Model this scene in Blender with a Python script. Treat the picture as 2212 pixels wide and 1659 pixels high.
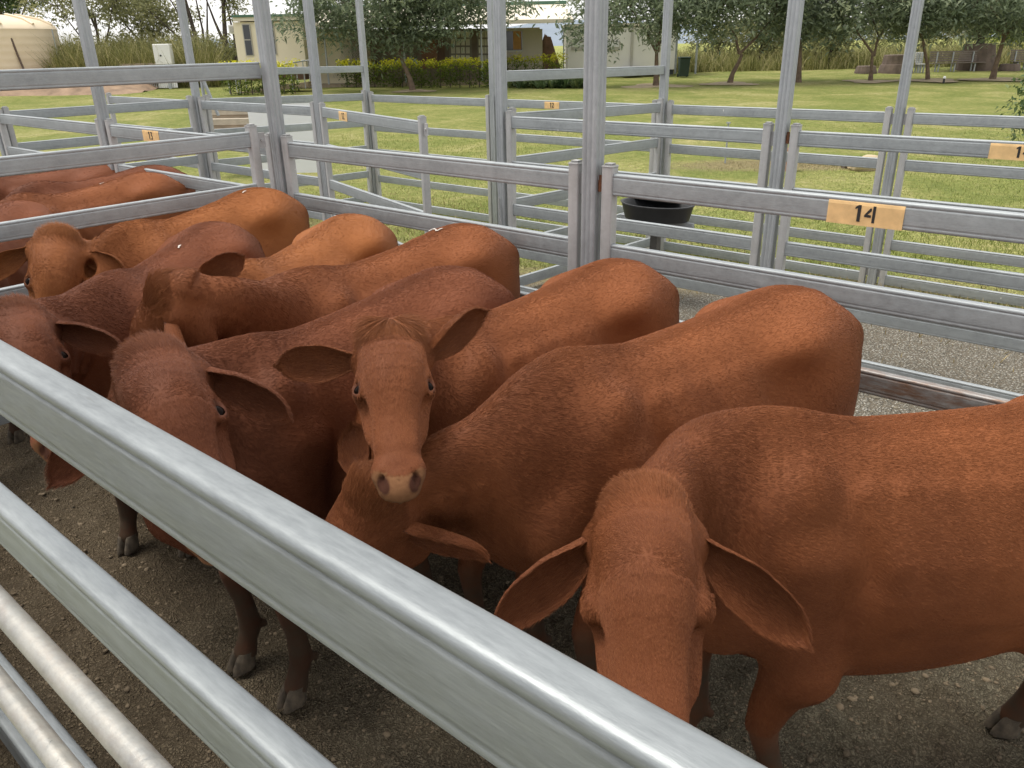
import bpy, bmesh, math, random, time
import numpy as np
from mathutils import Vector, Matrix

for _o in list(bpy.data.objects):
    bpy.data.objects.remove(_o)
scene = bpy.context.scene
COL = scene.collection
rnd = random.Random(7)

# ------------------------------------------------------------------ camera
CAM_H, PITCH, ROLL, YAW = 2.43, math.radians(23.24), math.radians(1.14), math.radians(40.7)
fwd = Vector((-math.sin(YAW) * math.cos(PITCH), math.cos(YAW) * math.cos(PITCH), -math.sin(PITCH)))
right0 = Vector((math.cos(YAW), math.sin(YAW), 0))
up0 = right0.cross(fwd)
right = right0 * math.cos(ROLL) - up0 * math.sin(ROLL)
up = up0 * math.cos(ROLL) + right0 * math.sin(ROLL)
cd = bpy.data.cameras.new('camera')
cam = bpy.data.objects.new('camera', cd)
COL.objects.link(cam)
cam.matrix_world = Matrix(((right.x, up.x, -fwd.x, 0), (right.y, up.y, -fwd.y, 0),
                           (right.z, up.z, -fwd.z, CAM_H), (0, 0, 0, 1)))
cd.sensor_width = 36.0
cd.lens = 36.0 * 1700.0 / 2212.0
cd.clip_start = 0.02
cd.clip_end = 6000
scene.camera = cam

# ------------------------------------------------------------------ sky and sun (bright overcast)
SUN_EL, SUN_AZ = math.radians(70), math.radians(245)   # azimuth measured clockwise from +Y
w = bpy.data.worlds.new('World')
scene.world = w
w.use_nodes = True
wn, wl = w.node_tree.nodes, w.node_tree.links
wn.clear()
out = wn.new('ShaderNodeOutputWorld')
bg = wn.new('ShaderNodeBackground')
sky = wn.new('ShaderNodeTexSky')
sky.sky_type = 'NISHITA'
sky.sun_disc = False
sky.sun_elevation = SUN_EL
sky.sun_rotation = SUN_AZ
sky.air_density = 1.0
sky.dust_density = 3.0
tc = wn.new('ShaderNodeTexCoord')
mp = wn.new('ShaderNodeMapping')
mp.inputs['Scale'].default_value = (1.0, 1.0, 3.0)
nz = wn.new('ShaderNodeTexNoise')
nz.inputs['Scale'].default_value = 2.2
nz.inputs['Detail'].default_value = 7
nz.inputs['Roughness'].default_value = 0.55
cr = wn.new('ShaderNodeMapRange')
cr.inputs['From Min'].default_value = 0.30
cr.inputs['From Max'].default_value = 0.62
cr.inputs['To Min'].default_value = 0.62
cr.inputs['To Max'].default_value = 0.97
mixc = wn.new('ShaderNodeMix')
mixc.data_type = 'RGBA'
mixc.inputs['B'].default_value = (9.3, 9.2, 9.1, 1)      # cloud deck, in the sky texture's own radiance units
wl.new(tc.outputs['Generated'], mp.inputs['Vector'])
wl.new(mp.outputs['Vector'], nz.inputs['Vector'])
wl.new(nz.outputs['Fac'], cr.inputs['Value'])
wl.new(cr.outputs['Result'], mixc.inputs['Factor'])
wl.new(sky.outputs['Color'], mixc.inputs['A'])
wl.new(mixc.outputs['Result'], bg.inputs['Color'])
bg.inputs['Strength'].default_value = 0.066
wl.new(bg.outputs['Background'], out.inputs['Surface'])

sd = bpy.data.lights.new('sun', 'SUN')
sd.energy = 1.5
sd.angle = math.radians(24)
sd.color = (1.0, 0.95, 0.87)
sun = bpy.data.objects.new('sun', sd)
COL.objects.link(sun)
sdir = Vector((math.sin(SUN_AZ) * math.cos(SUN_EL), math.cos(SUN_AZ) * math.cos(SUN_EL), math.sin(SUN_EL)))
sun.rotation_euler = sdir.to_track_quat('Z', 'Y').to_euler()

scene.view_settings.view_transform = 'Standard'
scene.view_settings.look = 'None'
scene.view_settings.exposure = 1.12
scene.view_settings.gamma = 1.0
scene.view_settings.use_curve_mapping = False
scene.render.engine = 'CYCLES'
scene.cycles.use_denoising = True
scene.cycles.max_bounces = 4
scene.cycles.diffuse_bounces = 3
scene.cycles.glossy_bounces = 2
scene.cycles.transmission_bounces = 2
scene.cycles.use_adaptive_sampling = True
scene.cycles.adaptive_threshold = 0.02
scene.cycles.transparent_max_bounces = 8
scene.cycles.caustics_reflective = False
scene.cycles.caustics_refractive = False

# ------------------------------------------------------------------ helpers
def ray(x, y):
    """a direction into the place for a point of the 2212 x 1659 picture (used once, while laying things out)"""
    return fwd + right * ((x - 1106.0) / 1700.0) - up * ((y - 829.5) / 1700.0)
def at_z(x, y, z):
    d = ray(x, y); t = (z - CAM_H) / d.z
    return Vector((0, 0, CAM_H)) + d * t
def at_y(x, y, Y):
    d = ray(x, y)
    return Vector((0, 0, CAM_H)) + d * (Y / d.y)
def at_w(x, y, wdist):
    return Vector((0, 0, CAM_H)) + ray(x, y) * wdist

def tag(o, label=None, cat=None, group=None, kind=None):
    if label: o['label'] = label
    if cat: o['category'] = cat
    if group: o['group'] = group
    if kind: o['kind'] = kind
    return o
def link(o, parent=None):
    COL.objects.link(o)
    if parent is not None: o.parent = parent
    return o
def empty(name, loc=(0, 0, 0), rz=0.0, parent=None):
    o = bpy.data.objects.new(name, None)
    o.empty_display_size = 0.1
    o.location = loc
    o.rotation_euler = (0, 0, rz)
    return link(o, parent)
def obj(name, me, mat=None, parent=None, loc=None, rot=None, scale=None):
    o = bpy.data.objects.new(name, me)
    if mat is not None and len(me.materials) == 0: me.materials.append(mat)
    if loc is not None: o.location = loc
    if rot is not None: o.rotation_euler = rot
    if scale is not None: o.scale = scale
    return link(o, parent)
def mesh_np(name, V, F, mat=None, smooth=True):
    """F: (n,3) or (n,4) int array"""
    V = np.asarray(V, np.float32); F = np.asarray(F, np.int32)
    me = bpy.data.meshes.new(name)
    me.vertices.add(len(V)); me.vertices.foreach_set('co', V.ravel())
    k = F.shape[1]
    me.loops.add(F.size); me.loops.foreach_set('vertex_index', F.ravel())
    me.polygons.add(len(F))
    me.polygons.foreach_set('loop_start', np.arange(len(F), dtype=np.int32) * k)
    me.polygons.foreach_set('loop_total', np.full(len(F), k, np.int32))
    me.polygons.foreach_set('use_smooth', np.full(len(F), smooth, bool))
    me.update(calc_edges=True)
    if mat is not None: me.materials.append(mat)
    return me
class MB:
    """collects boxes, prisms and tubes into one mesh"""
    def __init__(s): s.v = []; s.f = []; s.sm = []
    def add(s, v, f, smooth=False):
        b = len(s.v); s.v += [tuple(p) for p in v]; s.f += [tuple(i + b for i in q) for q in f]; s.sm += [smooth] * len(f); return s
    def box(s, lo, hi):
        x0, y0, z0 = lo; x1, y1, z1 = hi
        return s.add([(x0,y0,z0),(x1,y0,z0),(x1,y1,z0),(x0,y1,z0),(x0,y0,z1),(x1,y0,z1),(x1,y1,z1),(x0,y1,z1)],
                     [(0,3,2,1),(4,5,6,7),(0,1,5,4),(1,2,6,5),(2,3,7,6),(3,0,4,7)])
    def tube(s, pts, rad, n=10, caps=True):
        pts = [Vector(p) for p in pts]
        if not hasattr(rad, '__len__'): rad = [rad] * len(pts)
        rings = []; ref = None
        for i, p in enumerate(pts):
            t = (pts[min(i+1, len(pts)-1)] - pts[max(i-1, 0)]).normalized()
            if ref is None:
                ref = Vector((0, 0, 1)) if abs(t.z) < .9 else Vector((1, 0, 0))
            a = t.cross(ref).normalized(); b = a.cross(t).normalized(); ref = b
            rings.append([p + (a * math.cos(2*math.pi*j/n) + b * math.sin(2*math.pi*j/n)) * rad[i] for j in range(n)])
        v = [q for r in rings for q in r]; f = []
        for i in range(len(pts)-1):
            for j in range(n):
                k = (j+1) % n
                f.append((i*n+j, i*n+k, (i+1)*n+k, (i+1)*n+j))
        s.add(v, f, True)
        if caps:
            s.add(rings[0], [tuple(range(n))[::-1]]); s.add(rings[-1], [tuple(range(n))])
        return s
    def lathe(s, prof, n=24, c=(0, 0, 0), smooth=True):
        v = []; f = []
        for r, z in prof:
            for j in range(n):
                a = 2*math.pi*j/n; v.append((c[0]+r*math.cos(a), c[1]+r*math.sin(a), c[2]+z))
        for i in range(len(prof)-1):
            for j in range(n):
                k = (j+1) % n; f.append((i*n+j, i*n+k, (i+1)*n+k, (i+1)*n+j))
        return s.add(v, f, smooth)
    def prism(s, poly, h, axis='z', base=0.0):
        """2D polygon (ccw) extruded along an axis"""
        n = len(poly)
        def P(a, b, c): return {'z': (a, b, c), 'y': (a, c, b), 'x': (c, a, b)}[axis]
        v = [P(a, b, base) for a, b in poly] + [P(a, b, base+h) for a, b in poly]
        f = [tuple(range(n))[::-1], tuple(range(n, 2*n))] + [(i, (i+1) % n, n+(i+1) % n, n+i) for i in range(n)]
        return s.add(v, f)
    def mesh(s, name, mat=None, bevel=0.0, seg=1):
        me = bpy.data.meshes.new(name)
        me.from_pydata(s.v, [], s.f)
        me.polygons.foreach_set('use_smooth', s.sm)
        bm = bmesh.new(); bm.from_mesh(me)
        bmesh.ops.recalc_face_normals(bm, faces=bm.faces)
        if bevel > 0:
            bmesh.ops.bevel(bm, geom=[e for e in bm.edges if len(e.link_faces) == 2 and e.calc_face_angle(0) > .5], offset=bevel, segments=seg, affect='EDGES', clamp_overlap=True)
        bm.to_mesh(me); bm.free()
        if mat is not None: me.materials.append(mat)
        return me
    def build(s, name, mat=None, parent=None, bevel=0.0, seg=1, loc=None, rot=None):
        return obj(name, s.mesh(name, mat, bevel, seg), None, parent, loc, rot)

# ---- procedural materials
def NM(name):
    m = bpy.data.materials.new(name); m.use_nodes = True
    n, l = m.node_tree.nodes, m.node_tree.links
    return m, n, l, n['Principled BSDF']
def ramp(n, l, src, stops):
    r = n.new('ShaderNodeValToRGB')
    els = r.color_ramp.elements
    while len(els) < len(stops): els.new(0.5)
    for e, (p, c) in zip(els, stops):
        e.position = p; e.color = (*c, 1) if len(c) == 3 else c
    l.new(src, r.inputs['Fac'])
    return r.outputs['Color']
def noise(n, l, scale, detail=5, rough=.55, vec=None, mscale=None, coord='Object', dist=0.0):
    if vec is None:
        t = n.new('ShaderNodeTexCoord'); vec = t.outputs[coord]
    if mscale is not None:
        m = n.new('ShaderNodeMapping'); m.inputs['Scale'].default_value = mscale; l.new(vec, m.inputs['Vector']); vec = m.outputs['Vector']
    x = n.new('ShaderNodeTexNoise'); x.inputs['Scale'].default_value = scale; x.inputs['Detail'].default_value = detail
    x.inputs['Roughness'].default_value = rough; x.inputs['Distortion'].default_value = dist
    l.new(vec, x.inputs['Vector'])
    return x.outputs['Fac']
def mixrgb(n, l, fac, a, b, mode='MIX'):
    m = n.new('ShaderNodeMix'); m.data_type = 'RGBA'; m.blend_type = mode
    for s, v in (('Factor', fac), ('A', a), ('B', b)):
        if hasattr(v, 'default_value') or hasattr(v, 'is_linked'): l.new(v, m.inputs[s])
        elif s == 'Factor': m.inputs[s].default_value = v
        else: m.inputs[s].default_value = (*v, 1) if len(v) == 3 else v
    return m.outputs['Result']
def maprange(n, l, src, a, b, c=0.0, d=1.0):
    m = n.new('ShaderNodeMapRange'); m.inputs['From Min'].default_value = a; m.inputs['From Max'].default_value = b
    m.inputs['To Min'].default_value = c; m.inputs['To Max'].default_value = d
    l.new(src, m.inputs['Value']); return m.outputs['Result']
def math_(n, l, op, a, b=None):
    m = n.new('ShaderNodeMath'); m.operation = op
    for i, v in enumerate((a, b)):
        if v is None: continue
        if hasattr(v, 'is_linked'): l.new(v, m.inputs[i])
        else: m.inputs[i].default_value = v
    return m.outputs[0]
def bump(n, l, p, h, strength=.3, dist=.02):
    b = n.new('ShaderNodeBump'); b.inputs['Strength'].default_value = strength; b.inputs['Distance'].default_value = dist
    l.new(h, b.inputs['Height']); l.new(b.outputs['Normal'], p.inputs['Normal']); return b
def simple(name, col, rough=.7, metal=0.0, var=.15, scale=8.0, bumpk=0.0):
    m, n, l, p = NM(name)
    f = noise(n, l, scale, 6)
    a = tuple(max(0, c*(1-var)) for c in col); b = tuple(min(1, c*(1+var)) for c in col)
    l.new(ramp(n, l, f, [(.25, a), (.75, b)]), p.inputs['Base Color'])
    p.inputs['Roughness'].default_value = rough; p.inputs['Metallic'].default_value = metal
    if bumpk: bump(n, l, p, f, bumpk, .02)
    return m
# ------------------------------------------------------------------ ground
fh = Vector((-math.sin(YAW), math.cos(YAW), 0))
def sstep(a, b, x):
    t = np.clip((x-a)/(b-a), 0, 1); return t*t*(3-2*t)
def ground_z(x, y):
    x = np.asarray(x, float); y = np.asarray(y, float)
    e = -.652*x + .758*y
    z = -.05*sstep(4.0, 6.2, y) - .115*sstep(6.0, 9.5, y)
    r = np.maximum(e-17.0, 0)
    rise = .0276*(np.sqrt(r*r+9)-3)
    z = z + np.where(rise < .8, rise, .8+.45*(1-np.exp(-(rise-.8)/.45)))*sstep(6, 12, y+.15*np.maximum(-x-12, 0))
    return z
def at_g(px, py):
    d = ray(px, py); o = Vector((0, 0, CAM_H)); t = 1.0
    for _ in range(4000):
        p = o+d*t
        if p.z <= float(ground_z(p.x, p.y)): return p
        t *= 1.002
    return o+d*t
def at_e(px, py, e):
    """point seen at a picture position, e metres ahead over the ground"""
    d = ray(px, py); return Vector((0, 0, CAM_H)) + d*(e/d.dot(fh))
def vnoise(x, y, seed, f):
    """cheap value noise on a lattice"""
    rs = np.random.default_rng(seed); T = rs.random((256, 256)).astype(np.float32)
    u, v = x*f, y*f; i, j = np.floor(u).astype(int), np.floor(v).astype(int); a, b = u-i, v-j
    a = a*a*(3-2*a); b = b*b*(3-2*b); g = lambda p, q: T[p % 256, q % 256]
    return (g(i, j)*(1-a)+g(i+1, j)*a)*(1-b)+(g(i, j+1)*(1-a)+g(i+1, j+1)*a)*b
def ground_material():
    m, n, l, p = NM('ground_cover')
    geo = n.new('ShaderNodeNewGeometry'); sx = n.new('ShaderNodeSeparateXYZ'); l.new(geo.outputs['Position'], sx.inputs[0])
    pos = geo.outputs['Position']
    wob = math_(n, l, 'MULTIPLY', math_(n, l, 'SUBTRACT', noise(n, l, 1.3, 5, .6, vec=pos), .5), 1.0)
    y = math_(n, l, 'ADD', sx.outputs['Y'], wob)
    yl = math_(n, l, 'ADD', y, maprange(n, l, sx.outputs['X'], -3.0, -6.0, 0, 2.0))
    # damp trodden dirt in the pens, with paler dry patches
    n1 = noise(n, l, 1.1, 6, .65, vec=pos); n2 = noise(n, l, 34, 6, .75, vec=pos, dist=.4); n3 = noise(n, l, 140, 4, .7, vec=pos)
    dirt = ramp(n, l, math_(n, l, 'ADD', math_(n, l, 'MULTIPLY', n1, .55), math_(n, l, 'MULTIPLY', n2, .45)), [(.34, (.135, .101, .064)), (.50, (.265, .205, .132)), (.62, (.375, .30, .20)), (.75, (.49, .41, .285))])
    dry = maprange(n, l, sx.outputs['X'], -3.2, -.6)
    dry = math_(n, l, 'MULTIPLY', dry, maprange(n, l, n1, .3, .6))
    dirt = mixrgb(n, l, dry, dirt, ramp(n, l, n2, [(.30, (.13, .11, .075)), (.5, (.29, .255, .175)), (.70, (.44, .39, .28))]))
    vc = n.new('ShaderNodeTexVoronoi'); vc.inputs['Scale'].default_value = 95; vc.inputs['Randomness'].default_value = 1.0
    wv = n.new('ShaderNodeVectorMath'); wv.operation = 'ADD'; wn_ = n.new('ShaderNodeTexNoise'); wn_.inputs['Scale'].default_value = 40; l.new(pos, wn_.inputs['Vector'])
    ws_ = n.new('ShaderNodeVectorMath'); ws_.operation = 'SCALE'; ws_.inputs['Scale'].default_value = .03; l.new(wn_.outputs['Color'], ws_.inputs[0]); l.new(pos, wv.inputs[0]); l.new(ws_.outputs[0], wv.inputs[1]); l.new(wv.outputs[0], vc.inputs['Vector'])
    crumb = maprange(n, l, vc.outputs['Distance'], .05, .65, 1, 0)
    dirt = mixrgb(n, l, maprange(n, l, crumb, .15, .5, .6, 0), dirt, (.045, .034, .023))  # crevice shade between the crumbs is put into the colour
    vor = n.new('ShaderNodeTexVoronoi'); vor.inputs['Scale'].default_value = 38; l.new(pos, vor.inputs['Vector'])
    peb = maprange(n, l, vor.outputs['Distance'], .16, .26, 1, 0)
    vorc = n.new('ShaderNodeSeparateColor'); l.new(vor.outputs['Color'], vorc.inputs['Color'])
    pebk = math_(n, l, 'MULTIPLY', peb, math_(n, l, 'GREATER_THAN', vorc.outputs['Red'], .80))
    dirt = mixrgb(n, l, math_(n, l, 'MULTIPLY', pebk, maprange(n, l, noise(n, l, .8, 3, .5, vec=pos), .50, .70, 0, .6)), dirt, (.30, .26, .18))
    # gravel of the lane
    vg = n.new('ShaderNodeTexVoronoi'); vg.inputs['Scale'].default_value = 46; l.new(pos, vg.inputs['Vector'])
    gs = n.new('ShaderNodeSeparateColor'); l.new(vg.outputs['Color'], gs.inputs['Color'])
    grav = ramp(n, l, gs.outputs['Red'], [(.0, (.24, .22, .18)), (.45, (.44, .41, .34)), (.8, (.58, .545, .46)), (1.0, (.70, .67, .60))])
    grav = mixrgb(n, l, maprange(n, l, vg.outputs['Distance'], .34, .60), grav, (.13, .112, .085))
    # grass
    g1 = noise(n, l, .42, 7, .68, vec=pos, dist=.6); g2 = noise(n, l, 6, 5, .7, vec=pos); g3 = noise(n, l, 70, 4, .8, vec=pos)
    gm = math_(n, l, 'ADD', math_(n, l, 'MULTIPLY', g1, .6), math_(n, l, 'MULTIPLY', g2, .4))
    grass = ramp(n, l, gm, [(.33, (.165, .205, .048)), (.46, (.255, .285, .078)), (.55, (.37, .36, .125)), (.64, (.54, .48, .23))])
    grass = mixrgb(n, l, maprange(n, l, g3, .35, .7, 0, .40), grass, (.10, .135, .032))
    dryg = mixrgb(n, l, g2, (.16, .125, .062), (.40, .33, .19))
    col = mixrgb(n, l, maprange(n, l, y, 3.55, 3.95), dirt, grav)
    edge = maprange(n, l, yl, 8.0, 8.9)
    col = mixrgb(n, l, edge, col, dryg)
    col = mixrgb(n, l, maprange(n, l, math_(n, l, 'ADD', yl, math_(n, l, 'MULTIPLY', math_(n, l, 'SUBTRACT', g2, .5), 2.5)), 8.6, 9.9), col, grass)
    # bare strip with rocks beyond the yard
    b_ = at_g(1690, 358)
    du = n.new('ShaderNodeVectorMath'); du.operation = 'DOT_PRODUCT'; dv = n.new('ShaderNodeVectorMath'); dv.operation = 'DOT_PRODUCT'; sb = n.new('ShaderNodeVectorMath'); sb.operation = 'SUBTRACT'
    sb.inputs[1].default_value = b_; l.new(pos, sb.inputs[0]); l.new(sb.outputs[0], du.inputs[0]); l.new(sb.outputs[0], dv.inputs[0])
    du.inputs[1].default_value = right0/2.6; dv.inputs[1].default_value = fh/.9
    rr_ = math_(n, l, 'ADD', math_(n, l, 'MULTIPLY', du.outputs['Value'], du.outputs['Value']), math_(n, l, 'MULTIPLY', dv.outputs['Value'], dv.outputs['Value']))
    rr_ = math_(n, l, 'ADD', rr_, math_(n, l, 'MULTIPLY', math_(n, l, 'SUBTRACT', g2, .5), 3.0))
    col = mixrgb(n, l, maprange(n, l, rr_, .5, 1.3, .85, 0), col, dryg)
    l.new(col, p.inputs['Base Color'])
    p.inputs['Roughness'].default_value = .95
    p.inputs['Specular IOR Level'].default_value = .15
    hgt = math_(n, l, 'ADD', math_(n, l, 'ADD', math_(n, l, 'MULTIPLY', n2, 1.0), math_(n, l, 'MULTIPLY', crumb, .8)), math_(n, l, 'MULTIPLY', n3, .4))
    hgt = mixrgb(n, l, maprange(n, l, y, 3.6, 3.9), hgt, maprange(n, l, vg.outputs['Distance'], 0, .6, 1.3, 0))
    bump(n, l, p, hgt, 1.0, .03)
    return m
def pen_height(X, Y):
    pen = (1-sstep(3.5, 3.9, Y))*sstep(-.2, .3, Y)
    clod = (vnoise(X, Y, 3, 3)-.5)*.05 + (vnoise(X, Y, 4, 9)-.5)*.035 + np.maximum(vnoise(X, Y, 5, 21)-.45, 0)*.045 + (vnoise(X, Y, 8, 37)-.5)*.016
    return ground_z(X, Y) + clod*pen - .012*pen
def build_ground():
    def grow(a, st, k, lim):
        o = [a]; s = st
        while abs(o[-1]) < lim: s *= k; o.append(o[-1]+s)
        return o
    xs = np.array(sorted([-v for v in grow(6.5, .045, 1.09, 900)] + list(np.arange(-6.45, -5.0, .045)) + list(np.arange(-5.0, 1.0, .024)) + grow(1.0, .045, 1.12, 900)))
    ys = np.array([-v for v in grow(.5, .1, 1.4, 60)][::-1] + list(np.arange(-.4, .4, .06)) + list(np.arange(.4, 3.8, .026)) + list(np.arange(3.8, 12, .12)) + grow(12.0, .12, 1.06, 1200))
    X, Y = np.meshgrid(xs, ys, indexing='ij')
    Z = ground_z(X, Y)
    pen = (1-sstep(3.5, 3.9, Y))*sstep(-.2, .3, Y)
    clod = (vnoise(X, Y, 3, 3)-.5)*.05 + (vnoise(X, Y, 4, 9)-.5)*.035 + np.maximum(vnoise(X, Y, 5, 21)-.45, 0)*.045 + (vnoise(X, Y, 8, 37)-.5)*.016
    Z = Z + clod*pen - .012*pen
    lawn = sstep(7, 11, Y)
    Z = Z + lawn*((vnoise(X, Y, 6, .12)-.5)*.10+(vnoise(X, Y, 7, .5)-.5)*.03)
    V = np.stack([X, Y, Z], -1).reshape(-1, 3); nx, ny = len(xs), len(ys)
    I = np.arange(nx*ny).reshape(nx, ny)
    F = np.stack([I[:-1, :-1], I[1:, :-1], I[1:, 1:], I[:-1, 1:]], -1).reshape(-1, 4)
    o = obj('ground', mesh_np('ground', V, F, ground_material()))
    o['kind'] = 'structure'
build_ground()
# stones lying in the pen and the lane
def stones():
    rs = np.random.default_rng(5)
    ico = bmesh.new(); bmesh.ops.create_icosphere(ico, subdivisions=1, radius=1); bv = np.array([v.co[:] for v in ico.verts]); bf = np.array([[v.index for v in f.verts] for f in ico.faces]); ico.free()
    N = 2000
    x = rs.uniform(-8, .8, N); y = np.where(rs.random(N) < -1, rs.uniform(.5, 3.6, N), rs.uniform(3.5, 6.2, N)); sz = rs.gamma(2.0, .0045, N)+.005
    sz = np.where(y < 3.5, sz*.6, sz*.8)
    V = bv[None]*(1+rs.normal(0, .12, (N, len(bv), 1)))*np.stack([sz*rs.uniform(.8, 1.5, N), sz*rs.uniform(.8, 1.3, N), sz*.6], 1)[:, None]
    V[:, :, 0] += x[:, None]; V[:, :, 1] += y[:, None]; V[:, :, 2] += (pen_height(x, y)+.001)[:, None]
    F = (bf[None]+(np.arange(N)*len(bv))[:, None, None]).reshape(-1, 3)
    o = obj('loose_stones', mesh_np('loose_stones', V.reshape(-1, 3), F, simple('stone_chips', (.19, .168, .125), .9, 0, .5, 5), False))
    tag(o, 'small loose stones scattered over the yard floor', 'gravel', kind='stuff')
stones()
def clods():
    rs = np.random.default_rng(15)
    ico = bmesh.new(); bmesh.ops.create_icosphere(ico, subdivisions=1, radius=1); bv = np.array([v.co[:] for v in ico.verts]); bf = np.array([[v.index for v in f.verts] for f in ico.faces]); ico.free()
    N = 14000
    x = rs.uniform(-5.6, .8, N); y = rs.uniform(.45, 3.5, N)*1.0; sz = rs.gamma(1.6, .0018, N)+.002
    V = bv[None]*(1+rs.normal(0, .18, (N, len(bv), 1)))*np.stack([sz*rs.uniform(.8, 1.6, N), sz*rs.uniform(.8, 1.5, N), sz*.7], 1)[:, None]
    V[:, :, 0] += x[:, None]; V[:, :, 1] += y[:, None]
    V[:, :, 2] += (pen_height(x, y))[:, None]
    F = (bf[None]+(np.arange(N)*len(bv))[:, None, None]).reshape(-1, 3)
    o = obj('soil_clods', mesh_np('soil_clods', V.reshape(-1, 3), F, simple('soil_clod', (.16, .122, .078), .95, 0, .5, 3), True))
    tag(o, 'crumbly soil clods over the pen floor', 'soil', kind='stuff')
clods()
def leaf_material(name, a, b, c, rough=.6, trans=.25):
    m, n, l, p = NM(name)
    at = n.new('ShaderNodeVertexColor'); at.layer_name = 'tint'
    sp = n.new('ShaderNodeSeparateColor'); l.new(at.outputs['Color'], sp.inputs['Color'])
    col = ramp(n, l, sp.outputs['Red'], [(0.0, a), (.55, b), (1.0, c)])
    l.new(col, p.inputs['Base Color']); p.inputs['Roughness'].default_value = rough
    p.inputs['Specular IOR Level'].default_value = .3
    tr = n.new('ShaderNodeBsdfTranslucent'); l.new(col, tr.inputs['Color'])
    mx = n.new('ShaderNodeMixShader'); mx.inputs['Fac'].default_value = trans
    outn = n['Material Output']
    l.new(p.outputs['BSDF'], mx.inputs[1]); l.new(tr.outputs['BSDF'], mx.inputs[2]); l.new(mx.outputs[0], outn.inputs['Surface'])
    return m
def tinted(name, V, F, T, mat, parent=None):
    me = mesh_np(name, V, F, mat, True)
    at = me.color_attributes.new('tint', 'FLOAT_COLOR', 'POINT')
    c = np.ones((len(V), 4), np.float32); c[:, 0] = c[:, 1] = c[:, 2] = T
    at.data.foreach_set('color', c.ravel())
    return obj(name, me, None, parent)
def blades(name, label, cat, xy, h, wd, mat, lean=.5, seed=1, tint=(0, 1), kind='stuff'):
    rs = np.random.default_rng(seed); N = len(xy)
    z = ground_z(xy[:, 0], xy[:, 1]); a = rs.uniform(0, 2*math.pi, N); hh = h*rs.uniform(.5, 1.3, N); ww = wd*rs.uniform(.6, 1.3, N)
    b = np.stack([xy[:, 0], xy[:, 1], z-.01], 1); s = np.stack([np.cos(a), np.sin(a), 0*a], 1)*ww[:, None]
    la = rs.uniform(0, 2*math.pi, N); ln = lean*rs.random(N)*hh
    t = b + np.stack([np.cos(la)*ln, np.sin(la)*ln, hh], 1)
    mid = b*.5+t*.5 + np.stack([0*a, 0*a, hh*.12], 1)
    V = np.stack([b-s, b+s, mid+s*.7, t, mid-s*.7], 1).reshape(-1, 3)
    i = np.arange(N)*5
    F = np.concatenate([np.stack([i, i+1, i+2, i+4], 1), np.stack([i+4, i+2, i+3, i+3], 1)])
    q = F[:N]; tri = np.stack([i+4, i+2, i+3], 1)
    F3 = np.concatenate([np.stack([i, i+1, i+2], 1), np.stack([i, i+2, i+4], 1), tri])
    T = np.repeat(rs.uniform(tint[0], tint[1], N), 5)
    o = tinted(name, V, F3, T, mat)
    return tag(o, label, cat, kind=kind)
GRASS = leaf_material('grass_blade', (.145, .19, .042), (.27, .30, .08), (.52, .47, .21), .7)
STRAW = leaf_material('dry_grass_blade', (.12, .105, .035), (.33, .25, .12), (.52, .43, .25), .8)
def scatter_grass():
    rs = np.random.default_rng(9)
    N = 60000
    e = 9.5+rs.random(N)**1.4*16; u = rs.uniform(-.75, .75, N)*e
    xy = np.stack([-.652*e+.758*u, .758*e+.652*u], 1)
    keep = (xy[:, 1]+np.clip((-xy[:, 0]-3)*.67, 0, 2.0) > 9.3+rs.normal(0, .4, N)*1.0)
    blades('lawn_grass', 'short green grass of the lawn beyond the yards', 'grass', xy[keep], .05, .006, GRASS, .7, 1, (0, .8))
    N = 9000
    xy = np.stack([rs.uniform(-13, 1.5, N), 8.9+rs.normal(0, .75, N)], 1)
    xy2 = np.stack([rs.uniform(-5, 1.2, 2500), 8.7+rs.normal(0, .35, 2500)], 1)
    b_ = at_g(1690, 358); q_ = rs.normal(0, 1, (3000, 2))*np.array((1.7, .45)); xy2 = np.concatenate([xy2, np.stack([b_.x+right0.x*q_[:, 0]+fh.x*q_[:, 1], b_.y+right0.y*q_[:, 0]+fh.y*q_[:, 1]], 1)])
    blades('dry_grass', 'straw coloured dry grass along the far fence', 'grass', np.concatenate([xy, xy2]), .07, .005, STRAW, 1.2, 2)
scatter_grass()
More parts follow.
